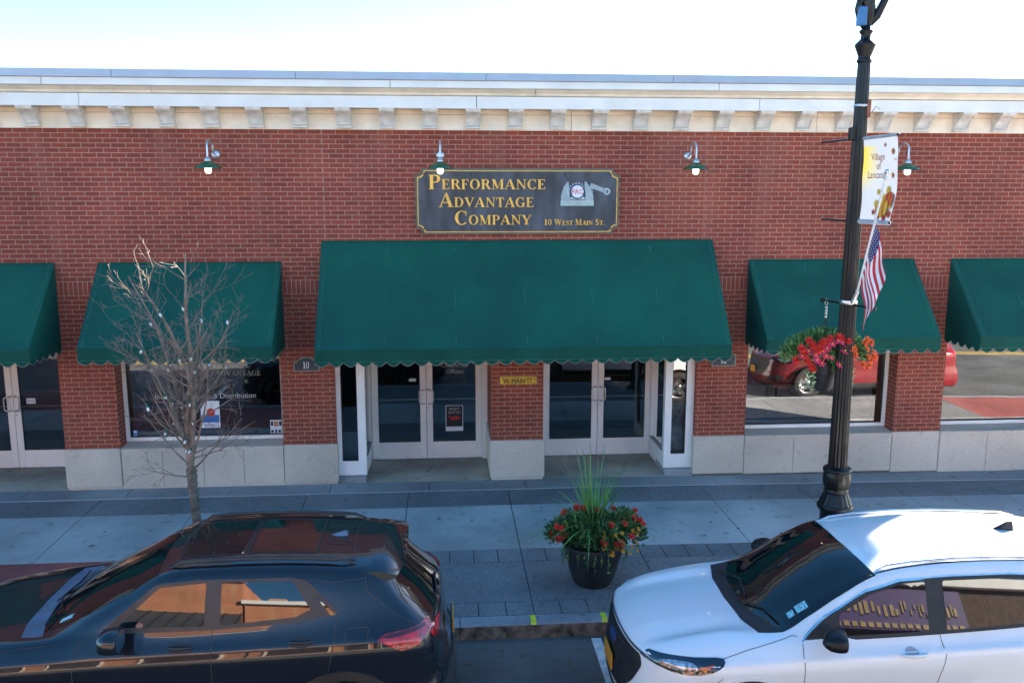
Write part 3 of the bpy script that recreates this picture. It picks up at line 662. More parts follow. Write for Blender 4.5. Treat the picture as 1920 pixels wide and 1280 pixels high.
for x in [X0+.13+(X1-X0-.26)*i/4 for i in range(5)]:
    for z in (Z0+.085, Z1-.085): mb.sphere((x,-.058,z), .013, 8, 4)
for x in (X0+.09, X1-.09): mb.sphere((x,-.058,(Z0+Z1)/2), .013, 8, 4)
part('screw', mb, mGasket, S)
mLogo = M('logo_grey', (.33,.40,.42), .5, var=.15); mLogo2 = M('logo_light', (.40,.50,.48), .5, var=.15)
mb = MB(); yb = -.057
mb.prism([(1.748,4.228),(2.243,4.228),(2.243,4.31),(1.748,4.31)], yb-.012, yb, 1)
mb.prism([(1.755,4.31),(1.752,4.37),(1.79,4.50),(1.84,4.575),(1.862,4.58),(1.872,4.50),(1.885,4.34),(1.88,4.31)], yb-.018, yb)
mb.prism([(2.12,4.31),(2.115,4.42),(2.10,4.58),(2.125,4.58),(2.19,4.50),(2.235,4.36),(2.235,4.31)], yb-.018, yb)
for i in range(5): mb.box(2.20+.012*i*0, 2.235, yb-.016, yb-.002, 4.33+.035*i, 4.345+.035*i)
_a = Vector((2.19,4.53)); _b = Vector((2.43,4.44)); dv = (_b-_a).normalized(); nv = Vector((-dv.y,dv.x))
mb.prism([tuple(_a+nv*.035), tuple(_b+nv*.03), tuple(_b-nv*.03), tuple(_a-nv*.04)], yb-.015, yb)
mb.lathe((2.435,yb,4.437), [(.055,0),(.055,-.016),(.02,-.016),(.02,0)], 18, axis='y')
mb.prism([(1.86+.02,4.32),(1.90,4.36),(2.10,4.36),(2.12,4.32)], yb-.014, yb, 1)
for a0 in range(8):
    a = R(20+a0*20); mb.box(1.995+.125*cos(a)-.012, 1.995+.125*cos(a)+.012, yb-.014, yb, 4.435+.125*sin(a)-.012, 4.435+.125*sin(a)+.012)
lo = part('logo', mb, [mLogo, mLogo2], S)
mb = MB(); mb.lathe((1.995,yb,4.437), [(.001,-.022),(.110,-.022),(.112,0)], 28, axis='y', smooth=False); part('badge_ring', mb, mNavy, lo)
mb = MB(); mb.lathe((1.995,yb,4.437), [(.001,-.025),(.092,-.025),(.092,-.02)], 28, axis='y', smooth=False); part('badge', mb, mPaper, lo)
mb = MB(); font_polys('PAC', .105, mb, lambda v: (1.995+v.x*.92, yb-.0265-v.z, 4.400+v.y), .002); part('badge_lettering', mb, mInkR, lo)
# number plaques
def plaque(x, z0, txt, label, flat=False):
    root = thing('address_plaque', (x,-.02,z0), label, 'plaque'); w_ = .178
    def shape(e):
        if flat: return [(x-w_-e,z0-e),(x+w_+e,z0-e),(x+w_+e,z0+.16+e),(x-w_-e,z0+.16+e)]
        P = [(x-w_-e,z0-e),(x+w_+e,z0-e),(x+w_+e,z0+.115+e*.6)]
        for i in range(9):
            t = i/8; xx = (x+w_-.03)+(-2*w_+.06)*t; P.append((xx+(.5-t)*2*e*.3, z0+.115+.085*sin(pi*t)**.7+e))
        P.append((x-w_-e,z0+.115+e*.6)); return P
    m_ = MB(); m_.prism(shape(.014), -.03, -.002); part('rim', m_, mPipe, root)
    m_ = MB(); m_.prism(shape(-.004), -.036, -.029); part('face', m_, mSlate, root)
    m_ = MB()
    serif(txt, x-.05, x+.05, z0+.035, .10, m_, -.036, .006); part('lettering', m_, mPaper, root)
plaque(-2.06,1.79,'10','dark arched number plaque 10 on the brick pier, tucked beside the wide awning')
plaque(4.335,1.775,'12','dark rectangular number plaque mostly hidden under the right end of the wide awning', True)
root = thing('street_sign', (1.125,-.012,1.51), 'yellow embossed street name sign reading W. MAIN ST. on the brick pier between the doors', 'sign')
mb = MB(); x0, x1, z0, z1 = .838,1.418,1.52,1.65
P = [(x0+.015,z0),(x1-.015,z0),(x1,z0+.015),(x1,z0+.04),(x1-.012,z0+.065),(x1,z0+.09),(x1,z1-.015),(x1-.015,z1),(x0+.015,z1),(x0,z1-.015),(x0,z0+.09),(x0+.012,z0+.065),(x0,z0+.04),(x0,z0+.015)]
mb.prism(P, -.016, -.002); part('plate_rim', mb, M('sign_rim', (.30,.16,.02), .5), root)
mb = MB(); mb.prism([(1.128+(p[0]-1.128)*.975, 1.585+(p[1]-1.585)*.90) for p in P], -.0195, -.015); part('plate', mb, M('sign_yellow', (.62,.36,.03), .5, var=.2, scale=10), root)
mb = MB(); font_polys('W. MAIN ST.', .105, mb, lambda v: (1.128+v.x*.80, -.0205-v.z, 1.543+v.y), .003)
b_ = len(mb.v); font_polys('W. MAIN ST.', .105, mb, lambda v: (1.131+v.x*.80, -.0225-v.z, 1.543+v.y), .003)
part('lettering', mb, mInkK, root)
# ================================================================== WINDOW DRESSING
def sheet(name, x0, x1, z0, z1, y, mat, label, cat, group=None): 
    m_ = MB(); m_.box(x0, x1, y-.002, y, z0, z1); return solo(name, m_, mat, label, cat, group)
def child_sheet(par, name, x0, x1, z0, z1, y, mat):
    m_ = MB(); m_.box(x0, x1, y-.0015, y, z0, z1); return part(name, m_, mat, par)
yP = DY+.017
p = sheet('poster', .012, .302, .475, .915, yP, mPaper, 'black NIGHT WATCH poster taped inside the glass door left of the street name sign', 'poster')
child_sheet(p, 'print', .022, .292, .55, .905, yP-.002, mInkK)
m_ = MB(); font_polys('NIGHT\nWATCH', .062, m_, lambda v: (.157+v.x*.9, yP-.0045-v.z, .835+v.y), .001); part('title', m_, mVinyl, p)
m_ = MB(); r2 = random.Random(3)
for i in range(16):
    cx, cz = .075+.165*r2.random(), .675+.05*r2.random(); m_.box(cx-.018, cx+.018, yP-.005-.0002*i, yP-.004, cz-.012, cz+.012)
part('figure', m_, mInkR, p)
m_ = MB(); font_polys('TONIGHT', .02, m_, lambda v: (.157+v.x, yP-.0045-v.z, .565+v.y), .001); part('caption', m_, mVinyl, p) if False else None
yW = .31
p = sheet('poster', -3.74, -3.455, .845, 1.27, yW, mPaper, 'white and blue poster with a red circle in the window behind the tree', 'poster')
child_sheet(p, 'print', -3.73, -3.465, .93, 1.05, yW-.002, M('print_blue', (.03,.14,.38), .6))
m_ = MB(); m_.lathe((-3.59,yW-.004,1.09), [(.001,0),(.065,0),(.065,.002)], 24, axis='y', smooth=False); part('disc', m_, mInkR, p)
m_ = MB()
for i, (a, b) in enumerate(((.13,.2),(.10,.22),(.06,.16),(.08,.2))): m_.box(-3.70, -3.70+b, yW-.003, yW-.001, .86+.014*i, .866+.014*i)
part('print_lines', m_, mNavy, p)
p = sheet('notice', -2.70, -2.52, .735, .95, yW, mPaper, 'small illustrated notice in the bottom right corner of the window behind the tree', 'notice')
for i, (a, b, c, d, mm) in enumerate(((-2.69,-2.655,.86,.93,mInkK),(-2.645,-2.575,.85,.93,M('print_tan',(.45,.22,.12),.6)),(-2.565,-2.53,.86,.93,mInkK),(-2.69,-2.65,.75,.79,mInkK),(-2.63,-2.60,.745,.80,mNavy),(-2.58,-2.54,.75,.79,mInkK))):
    child_sheet(p, 'print', a, b, c, d, yW-.002, mm)
p = sheet('sticker', -4.77, -4.70, .735, .83, yW, M('sticker_blue', (.05,.22,.45), .6), 'small blue sticker in the bottom left corner of the window behind the tree', 'sticker')
child_sheet(p, 'emblem', -4.757, -4.713, .79, .822, yW-.002, mPaper); child_sheet(p, 'print_lines', -4.757, -4.713, .75, .757, yW-.002, mPaper)
sheet('sticker', -.585, -.47, 1.335, 1.38, yP, mPaper, 'small white push sticker on the door glass left of the poster', 'sticker')
sheet('sticker', 2.695, 2.79, 1.305, 1.35, yP, mPaper, 'small white sticker on the glass of the rightmost door', 'sticker')
p = sheet('notice', -6.70, -6.56, 1.07, 1.16, yP-.01, mPaper, 'small printed notice on the glass of the leftmost door', 'notice')
m_ = MB(); font_polys('PLEASE PULL\nDOOR HARD', .024, m_, lambda v: (-6.63+v.x*.8, yP-.0135-v.z, 1.12+v.y), .001); part('lettering', m_, mInkK, p)
m_ = MB(); font_polys('Corporate\nOffices', .105, m_, lambda v: (.17+v.x, yP-v.z, 1.565+v.y), .002); solo('window_lettering', m_, mVinyl, 'pale lettering reading Corporate Offices on the door glass above the poster', 'lettering')
m_ = MB(); serif('PERFORMANCE ADVANTAGE', -4.35, -2.80, 1.66, .095, m_, yW, .003, small=True, small_h=.8); solo('window_lettering', m_, M('dim_vinyl',(.22,.22,.21),.6), 'faded grey capitals of the company name near the top of the window behind the tree', 'lettering')
m_ = MB(); font_polys('International Sales & Distribution', .115, m_, lambda v: (-3.65+v.x*.98, yW-v.z, 1.31+v.y), .003); solo('window_lettering', m_, mVinyl, 'pale lettering reading International Sales and Distribution across the window behind the tree', 'lettering')
# paper roller sheet and tables inside the left window
m_ = MB(); m_.box(-4.76,-4.28,.55,.553,1.40,1.80); 
m_.v = [(-4.5+(v[0]+4.5)*cos(.3)-(v[2]-1.6)*sin(.3), v[1], 1.6+(v[0]+4.5)*sin(.3)+(v[2]-1.6)*cos(.3)) for v in m_.v]
solo('hanging_print', m_, M('print_sky', (.20,.33,.48), .6, var=.5, scale=5), 'tilted pale blue print hanging inside the top left of the window behind the tree', 'print')
m_ = MB(); m_.box(-4.6,-2.5,.75,.85,1.76,1.84); solo('window_blind', m_, M('blind_cream',(.62,.55,.36),.7), 'cream roller blind box along the top of the window behind the tree', 'blind')
def table(x, y, label):
    root = thing('round_table', (x,y,0), label, 'table', 'round tables inside the shop window')
    m_ = MB(); m_.lathe((x,y,0), [(.001,.74),(.55,.74),(.56,.73),(.55,.71),(.001,.71)], 32); part('table_top', m_, M('table_brown', (.30,.21,.15), .5), root)
    m_ = MB(); m_.lathe((x,y,0), [(.05,.71),(.04,.1),(.28,.05),(.28,.01)], 16); part('pedestal', m_, mBlackM, root)
table(-4.45,1.15,'round brown table inside the window, left of the tree trunk'); table(-3.1,1.2,'round brown table inside the window, right of the tree trunk')
# display in the right window
root = thing('size_display', (5.7,.7,0), 'lavender grey clothing bins labelled L and XL behind the window by the lamp post', 'display')
mBin = M('bin_lavender', (.62,.58,.70), .8)
for i, (a, b) in enumerate(((4.78,5.28),(5.29,5.82),(5.83,6.45),(6.46,7.1))):
    m_ = MB(); m_.box(a, b, .62, 1.1, .74, 1.30, 0, .01); bn = part('bin', m_, mBin, root)
    if i in (1, 2):
        t_ = MB(); cx = 5.49 if i == 1 else 6.16
        if i == 1: serif('L', cx-.07, cx+.07, 1.10, .17, t_, .62, .003)
        else: serif('XL', cx-.11, cx+.11, 1.12, .14, t_, .62, .003)
        part('size_letter', t_, mInkK, bn)
m_ = MB(); m_.box(4.78,7.1,.62,1.1,0,.735); part('plinth', m_, mInkK, root)
root = thing('folded_shirts', (5.7,.8,1.31), 'stack of dark red shirts on the bins behind the window by the lamp post', 'clothes')
for a, b in ((4.85,5.45),(5.5,6.1),(6.3,7.0)):
    m_ = MB(); m_.box(a, b, .66, 1.0, 1.305, 1.50, 0, .04); part('shirt', m_, M('shirt_red', (.42,.015,.03), .8), root)
# things inside the narrow right sidelight
m_ = MB(); m_.lathe((3.70,.42,.1), [(.001,.2),(.12,.22),(.13,.9),(.16,1.0),(.14,1.02)], 16, smooth=True); solo('wrapped_roll', m_, M('plastic_wrap', (.45,.48,.48), .35, var=.4, scale=9, bump=.6), 'upright roll of crumpled clear plastic inside the narrow right sidelight', 'roll')
m_ = MB(); m_.box(3.60,3.82,.35,.5,1.38,1.75,0,.03); solo('hanging_shirt', m_, mInkR, 'red shirt hanging inside the top of the narrow right sidelight', 'clothes')
# ================================================================== CARS
def cr(P, n):
    """Catmull-Rom through a list of Vectors, n pieces per span"""
    out = []; N = len(P)
    for i in range(N-1):
        a, b, c, d = P[max(i-1,0)], P[i], P[i+1], P[min(i+2,N-1)]
        if i == 0: a = b*2-c
        if i == N-2: d = c*2-b
        for k in range(n):
            t = k/n; t2 = t*t; t3 = t2*t
            out.append((b*2+(c-a)*t+(a*2-b*5+c*4-d)*t2+(b*3-a-c*3+d)*t3)*.5)
    out.append(P[-1].copy()); return out
class Shell:
    """car body: an upper net (hood, glass house, roof) and a lower net hung from its edge"""
    def __init__(s, st, levels, zbot, arches, hw):
        half = [[Vector(p) for p in row] for row in st]          # each row: S G R E Q C
        rows = []
        for r in half:
            left = [Vector(p) for p in r]; right = [Vector((p.x,-p.y,p.z)) for p in r[:-1]][::-1]
            rows.append(cr(left+right, 5))
        ncol = len(rows[0]); cols = [cr([rows[i][j] for i in range(len(rows))], 7) for j in range(ncol)]
        U = [[cols[j][i] for j in range(ncol)] for i in range(len(cols[0]))]
        nr = len(U); mb = MB()
        V = [v for r in U for v in r]
        F = [(i*ncol+j, (i+1)*ncol+j, (i+1)*ncol+j+1, i*ncol+j+1) for i in range(nr-1) for j in range(ncol-1)]
        # boundary loop, counter-clockwise from above starting front centre
        h = (ncol-1)//2
        idx = [0*ncol+j for j in range(h, -1, -1)] + [i*ncol+0 for i in range(1, nr)] + [(nr-1)*ncol+j for j in range(1, ncol)] + [i*ncol+ncol-1 for i in range(nr-2, -1, -1)] + [j for j in range(ncol-2, h, -1)]
        L = len(idx); loops = [idx]; B = [V[k] for k in idx]; nrm = []
        for i in range(L):
            t = B[(i+2)%L]-B[(i-2)%L]; nrm.append(Vector((-t.y if 1 else 0, t.x, 0)).normalized())
        c = Vector((sum(b.x for b in B)/L, 0, 0))
        if (B[L//4]-c).dot(nrm[L//4]) < 0: nrm = [-n for n in nrm]
        ctl = []
        for (t, so, fo, ro) in levels:
            row = []
            for i in range(L):
                n = nrm[i]; wf = max(0,-n.x)**2; wr = max(0,n.x)**2; ws = n.y**2; q = wf+wr+ws
                off = (so*ws+fo*wf+ro*wr)/q; z = B[i].z+(zbot-B[i].z)*t
                row.append(Vector((B[i].x+n.x*off, B[i].y+n.y*off, z)))
            ctl.append(row)
        dens = [cr([ctl[k][i] for k in range(len(ctl))], 5) for i in range(L)]
        for k in range(1, len(dens[0])):
            base = len(V); V += [dens[i][k] for i in range(L)]; loops.append(list(range(base, base+L)))
        for a, b in zip(loops, loops[1:]):
            for i in range(L): F.append((a[i], b[i], b[(i+1)%L], a[(i+1)%L]))
        F.append(tuple(loops[-1]))
        def inarch(f):
            cx = sum(V[k].x for k in f)/len(f); cz = sum(V[k].z for k in f)/len(f); cy = abs(sum(V[k].y for k in f)/len(f))
            return len(f) < 8 and cy > hw-.28 and any((cx-ax)**2+(cz-az)**2 < ar**2 for ax, az, ar in arches)
        s.V = V; s.F = [f for f in F if not inarch(f)]
        s.bvh = BVHTree.FromPolygons(V, [f for f in F if len(f) < 8])
    def body(s):
        mb = MB(); mb.add(s.V, s.F, 0, smooth=True); return mb
    def ray(s, p, ax, sd=-1):
        if ax == 'side': o, d = Vector((p[0], 3*sd, p[1])), Vector((0,-sd,0))
        elif ax == 'top': o, d = Vector((p[0], p[1], 4)), Vector((0,0,-1))
        elif ax == 'front': o, d = Vector((-3, p[0], p[1])), Vector((1,0,0))
        else: o, d = Vector((9, p[0], p[1])), Vector((-1,0,0))
        h = s.bvh.ray_cast(o, d)
        if h[0] is None: return None
        n = h[1]
        if n.dot(d) > 0: n = -n
        # smooth the normal a little
        return h[0], n
    def patch(s, poly, ax, off=.004, res=.05, sd=-1, m=0, mb=None, base=-.004, fit=False):
        mb = mb or MB(); bd = []
        for i in range(len(poly)):
            a, b = Vector(poly[i]), Vector(poly[(i+1)%len(poly)]); k = max(1, int((b-a).length/res))
            for j in range(k): bd.append(a+(b-a)*j/k)
        n = len(bd); xs = [p.x for p in bd]; ys = [p.y for p in bd]
        def inside(x, y):
            c = False
            for i in range(n):
                a, b = bd[i], bd[(i+1)%n]
                if (a.y > y) != (b.y > y) and x < (b.x-a.x)*(y-a.y)/(b.y-a.y)+a.x: c = not c
            return c
        pts = list(bd); x = min(xs)+res/2
        while x < max(xs):
            y = min(ys)+res/2
            while y < max(ys):
                if inside(x, y) and min((Vector((x,y))-p).length for p in bd) > res*.4: pts.append(Vector((x,y)))
                y += res
            x += res
        A = sum(bd[i].x*bd[(i+1)%n].y-bd[(i+1)%n].x*bd[i].y for i in range(n))
        face = list(range(n)) if A > 0 else list(range(n))[::-1]
        ov, oe, of, *_ = delaunay_2d_cdt(pts, [], [face], 1, 1e-6)
        hit = [s.ray(p, ax, sd) for p in ov]; last = next((h for h in hit if h), None)
        if last is None: return mb
        for i, h in enumerate(hit):
            if h is None: hit[i] = last
            else: last = h
        # average normals over the triangulation for a smooth offset
        N = [h[1].copy() for h in hit]; nb = [set() for _ in hit]
        for f in of:
            for a in f:
                for b in f:
                    if a != b: nb[a].add(b)
        for _ in range(2): N = [(N[i]*1+sum((N[j] for j in nb[i]), Vector((0,0,0)))).normalized() for i in range(len(N))]
        if fit is not False:   # window glass: one smooth quadric through the body surface
            A_ = np.array([[1, h[0].x, h[0].z, h[0].x**2, h[0].x*h[0].z, h[0].z**2] for h in hit]); Y_ = np.array([h[0].y for h in hit])
            if fit is True: cf = np.linalg.lstsq(A_, Y_, rcond=None)[0]
            else: cf = fit
            s.cf = cf; hit2 = []
            for i, h in enumerate(hit):
                p = h[0].copy(); p.y = float(A_[i] @ cf); n_ = Vector((-(cf[1]+2*cf[3]*p.x+cf[4]*p.z), 1, -(cf[2]+cf[4]*p.x+2*cf[5]*p.z)))*(1 if sd > 0 else -1)
                hit2.append((p, n_.normalized())); N[i] = n_.normalized()
            hit = hit2
        V = [h[0]+N[i]*off for i, h in enumerate(hit)]
        F = [tuple(f) for f in of]
        mb.add(V, F, m, smooth=True)
        cnt = set((f[i], f[(i+1)%len(f)]) for f in of for i in range(len(f)))
        edge = [e for e in cnt if (e[1], e[0]) not in cnt]; ids = {}; V2 = []; F2 = []
        for a, b in edge:
            for k in (a, b):
                if k not in ids: ids[k] = len(V2); V2 += [V[k], hit[k][0]+N[k]*base]
            F2.append((ids[b], ids[a], ids[a]+1, ids[b]+1))
        mb.add(V2, F2, m); return mb
    def line(s, pts, ax, w=.005, off=.0012, sd=-1, m=0, mb=None, res=.03):
        mb = mb or MB(); P = []
        pts = [Vector(p) for p in pts]
        for a, b in zip(pts, pts[1:]):
            k = max(1, int((b-a).length/res))
            for j in range(k): P.append(a+(b-a)*j/k)
        P.append(pts[-1]); H = [s.ray(p, ax, sd) for p in P]; H = [h for h in H if h]
        if len(H) < 2: return mb
        V = []
        for i, (h, n) in enumerate(H):
            t = (H[min(i+1,len(H)-1)][0]-H[max(i-1,0)][0]).normalized(); q = n.cross(t).normalized()
            V += [h+q*w/2+n*off, h-q*w/2+n*off]
        mb.add(V, [(2*i, 2*i+1, 2*i+3, 2*i+2) for i in range(len(H)-1)], m); return mb
def smoothpoly(pts, n=4): 
    P = [Vector((p[0],p[1],0)) for p in pts]; N = len(P); out = []
    for i in range(N):
        a, b, c, d = P[i-1], P[i], P[(i+1)%N], P[(i+2)%N]
        for k in range(n):
            t = k/n; t2 = t*t; t3 = t2*t
            v = (b*2+(c-a)*t+(a*2-b*5+c*4-d)*t2+(b*3-a-c*3+d)*t3)*.5; out.append((v.x, v.y))
    return out
def rounded(pts, r=.03, n=4):
    out = []; N = len(pts)
    for i in range(N):
        p = Vector(pts[i]); a = Vector(pts[i-1])-p; b = Vector(pts[(i+1)%N])-p
        ra = min(r, a.length*.45, b.length*.45); A = p+a.normalized()*ra; Bq = p+b.normalized()*ra
        for k in range(n+1):
            t = k/n; v = A*(1-t)**2+p*2*t*(1-t)+Bq*t*t; out.append((v.x, v.y))
    return out
def M_paint(name, col, metal, rough=.35, flake=0):
    m = M(name, col, rough, metal=metal, coat=.9 if col[0] < .01 else 1, spec=.25 if col[0] < .01 else .5, var=.02, scale=3, coat_rough=.015); return m
mCarGlass = M('car_glass', (.006,.008,.009), .02, coat=.55, var=.1, scale=2, ior=1.55, spec=.5, coat_rough=.0)
mCarGlassT = M('car_glass_top', (.006,.009,.010), .03, coat=0, var=.1, scale=2, ior=1.52)
mCarTrim = M('car_trim_grey', (.035,.033,.032), .42, var=.15, scale=6)
mRubber = M('tyre_rubber', (.012,.012,.012), .75, var=.2, scale=20)
mRim = M('alloy_rim', (.45,.46,.48), .25, metal=.9)
mRimD = M('dark_rim', (.03,.03,.032), .3, metal=.6)
mChrome = M('chrome', (.75,.76,.78), .12, metal=1)
mTailR = M('tail_red', (.42,.008,.015), .12, coat=1, var=.5, scale=14)
mTailD = M('tail_dark_red', (.06,.004,.007), .15, coat=1)
mLampG = M('lamp_lens', (.25,.28,.31), .08, metal=.6, coat=1, var=.8, scale=26)
mLampD = M('lamp_dark', (.012,.016,.03), .08, coat=1)
mAmber = M('amber_lens', (.6,.12,.02), .15, coat=1)
mMirrorG = M('mirror_glass', (.75,.8,.85), .02, metal=1, var=.01)
mPlate = M('plate_orange', (.62,.27,.02), .5)
mSticker = M('sticker_teal', (.25,.55,.62), .5, var=.5, scale=60)
def wheel(car, x, y, r, wd, s, rim_mat):
    t = MB(); pr = [(r*.66,-wd/2),(r*.93,-wd/2),(r*.985,-wd/2+.02),(r,-wd/2+.05),(r,wd/2-.05),(r*.985,wd/2-.02),(r*.93,wd/2),(r*.66,wd/2)]
    t.lathe((x,y,r), pr, 40, axis='y'); o = part('wheel', t, mRubber, car)
    q = MB(); yo = y+s*(wd/2-.02)
    q.lathe((x,yo,r), [(r*.68,0),(r*.70,s*.012),(r*.64,s*.012),(r*.60,-s*.03),(r*.58,-s*.12)], 36, axis='y')
    q.lathe((x,yo-s*.02,r), [(.001,0.01*s),(.06,.01*s),(.07,0)], 16, axis='y')
    for k in range(5):
        for dd in (-.13, .13):
            a = 2*pi*k/5+pi/2; c0 = Vector((cos(a+dd*.6), sin(a+dd*.6))); c1 = Vector((cos(a+dd), sin(a+dd))); n_ = Vector((-sin(a), cos(a)))*.016
            P = [c0*.05+n_, c0*.05-n_, c1*r*.64-n_, c1*r*.64+n_]
            q.prism([(x+p.x, r+p.y) for p in P], yo-.03, yo-.005 if s > 0 else yo+.0)
    part('rim', q, rim_mat, o)
    d = MB(); d.lathe((x,yo-s*.10,r), [(.001,0),(r*.5,0),(r*.5,-s*.02)], 24, axis='y'); part('brake_disc', d, mSteel, o)
def arch_liner(sh, mb, x, z, r, hw):
    for s in (-1, 1):
        n = 20; V = []
        for i in range(n+1):
            a = R(-25)+(pi+R(50))*i/n
            V += [(x+r*cos(a), s*(hw-.01), z+r*sin(a)), (x+r*cos(a), s*(hw-.33), z+r*sin(a))]
        mb.add(V, [(2*i,2*i+1,2*i+3,2*i+2) for i in range(n)], 0)
        mb.add([(x+r*cos(2*pi*i/24), s*(hw-.33), z+r*sin(2*pi*i/24)) for i in range(24)], [tuple(range(24))], 0)
def arch_ring(sh, x, z, r0, r1, off, mat, car, name, a0=-18, a1=198):
    for s in (-1, 1):
        m_ = MB()
        P = [(x+r1*cos(R(a0+(a1-a0)*i/30)), z+r1*sin(R(a0+(a1-a0)*i/30))) for i in range(31)] + [(x+r0*cos(R(a1-(a1-a0)*i/30)), z+r0*sin(R(a1-(a1-a0)*i/30))) for i in range(31)]
        sh.patch(P, 'side', off, .035, s, mb=m_, base=-.03); part(name, m_, mat, car)
def mirrored(poly): return [(p[0], -p[1]) for p in poly]
# ---------------------------------------------------------------- black suv
def black_car(loc, label):
    car = thing('parked_car', loc, label, 'car'); ORG[car.name] = Vector((0,0,0))
    hw = .905
    st = [
     [(.38,0.808,0.845),(.24,.72,.96),(.15,.60,.975),(.10,.45,.98),(.08,.25,.98),(.07,0,.98)],
     [(.55,0.858,0.915),(.45,.74,1.005),(.38,.60,1.03),(.33,.45,1.03),(.31,.25,1.02),(.30,0,1.02)],
     [(.90,0.878,0.955),(.80,.765,1.05),(.75,.62,1.07),(.72,.45,1.075),(.70,.25,1.065),(.70,0,1.06)],
     [(1.25,0.888,0.975),(1.22,.78,1.09),(1.15,.64,1.10),(1.07,.45,1.10),(1.02,.25,1.095),(1.0,0,1.095)],
     [(1.5,0.890,0.985),(1.5,.80,1.12),(1.46,.70,1.22),(1.37,.45,1.25),(1.32,.25,1.265),(1.30,0,1.27)],
     [(1.8,0.891,0.995),(1.8,.805,1.13),(1.80,.685,1.37),(1.71,.48,1.41),(1.66,.25,1.43),(1.64,0,1.435)],
     [(2.15,0.892,1.005),(2.15,.81,1.14),(2.14,.665,1.515),(2.09,.51,1.57),(2.06,.25,1.585),(2.05,0,1.59)],
     [(2.6,0.893,1.015),(2.6,.81,1.15),(2.6,.66,1.535),(2.6,.52,1.60),(2.6,.25,1.625),(2.6,0,1.63)],
     [(3.1,0.893,1.030),(3.1,.81,1.165),(3.1,.655,1.53),(3.1,.52,1.595),(3.1,.25,1.62),(3.1,0,1.625)],
     [(3.6,0.888,1.045),(3.55,.795,1.185),(3.5,.645,1.505),(3.5,.51,1.57),(3.5,.25,1.595),(3.5,0,1.60)],
     [(3.92,0.863,1.045),(3.88,.75,1.185),(3.80,.61,1.46),(3.82,.47,1.53),(3.84,.25,1.555),(3.85,0,1.56)],
     [(4.12,0.818,1.030),(4.08,.74,1.15),(4.02,.60,1.28),(4.06,.45,1.31),(4.09,.25,1.325),(4.10,0,1.33)],
     [(4.20,0.768,0.995),(4.24,.70,1.07),(4.27,.60,1.085),(4.30,.45,1.09),(4.32,.25,1.095),(4.325,0,1.095)]]
    lv = [(0,0,0,0),(.10,.020,.02,.015),(.24,.012,.03,.03),(.42,-.010,.04,.05),(.60,-.012,.075,.10),(.80,-.02,.07,.11),(.94,-.05,.03,.07),(1,-.12,-.05,0)]
    AX = [(.88,.345,.405),(3.52,.345,.405)]
    sh = Shell(st, lv, .20, AX, hw)
    mP = M_paint('black_paint', (.008,.011,.016), .0, .25)
    part('body', sh.body(), mP, car)
    lm = MB()
    for a in AX: arch_liner(sh, lm, a[0], a[1], a[2]+.0, hw)
    part('wheel_well', lm, mBlackM, car)
    for a in AX:
        arch_ring(sh, a[0], a[1], a[2]-.02, a[2]+.065, .016, mCarTrim, car, 'arch_cladding')
    for x in (.88,3.52):
        for s in (-1, 1): wheel(car, x, s*(hw-.13), .345, .22, s, mRimD)
    # sill cladding
    m_ = MB()
    for s in (-1,1): sh.patch([(1.30,.24),(3.10,.24),(3.10,.40),(1.30,.40)], 'side', .014, .06, s, mb=m_)
    part('sill_cladding', m_, mCarTrim, car)
    m_ = MB(); sh.patch([(-.72,.30),(.72,.30),(.72,.56),(.5,.62),(-.5,.62),(-.72,.56)], 'rear', .012, .05, mb=m_); part('rear_bumper', m_, mCarTrim, car)
    # windscreen
    ws = [(1.10,-.60),(1.045,-.42),(1.01,-.2),(1.0,0),(1.01,.2),(1.045,.42),(1.10,.60),(1.46,.645),(1.80,.63),(2.03,.59),(2.00,.3),(1.985,0),(2.00,-.3),(2.03,-.59),(1.80,-.63),(1.46,-.645)]
    part('windscreen', sh.patch(ws, 'top', .004, .06), mCarGlassT, car)
    cw = [(.955,-.66),(.90,-.4),(.88,0),(.90,.4),(.955,.66),(1.13,.68),(1.06,.42),(1.02,0),(1.06,-.42),(1.13,-.68)]
    part('cowl', sh.patch(cw, 'top', .006, .05), M('cowl_plastic', (.10,.13,.18), .55, var=.2), car)
    m_ = MB()
    for a, b in (((1.06,.50),(1.02,-.12)),((1.04,-.05),(1.10,-.55))):
        h0 = sh.ray(a,'top')[0]; h1 = sh.ray(b,'top')[0]; mid = sh.ray(((a[0]+b[0])/2+.06,(a[1]+b[1])/2),'top')[0]
        m_.tube([h0+Vector((0,0,.03)), mid+Vector((0,0,.03)), h1+Vector((0,0,.03))], .007, 5)
    part('wiper', m_, mBlackM, car)
    p = sh.ray((1.30,-.50),'top'); m_ = MB(); sh.patch([(1.22,-.56),(1.33,-.575),(1.33,-.53),(1.22,-.515)], 'top', .0055, .03, mb=m_); part('windscreen_sticker', m_, mSticker, car)
    # side glazing: grey surround with the panes set in it
    for s in (-1, 1):
        sur = rounded([(1.60,1.15),(1.68,1.215),(2.04,1.50),(2.35,1.525),(3.12,1.52),(3.24,1.49),(3.50,1.255),(3.42,1.235),(3.1,1.19),(2.4,1.16)], .05)
        part('window_surround', sh.patch(sur, 'side', .006, .05, s, fit=True, base=-.04), mCarTrim, car); cf = sh.cf
        f = rounded([(1.74,1.195),(2.07,1.475),(2.44,1.503),(2.43,1.19)], .015); part('front_window', sh.patch(f, 'side', .009, .05, s, fit=cf), mCarGlass, car)
        f = rounded([(2.56,1.195),(2.56,1.503),(3.12,1.495),(3.27,1.285),(3.15,1.235)], .02); part('rear_window', sh.patch(f, 'side', .009, .05, s, fit=cf), mCarGlass, car)
        f = rounded([(3.33,1.36),(3.47,1.24),(3.43,1.235),(3.30,1.385)], .006); part('quarter_window', sh.patch(f, 'side', .009, .03, s, fit=cf), mCarGlass, car)
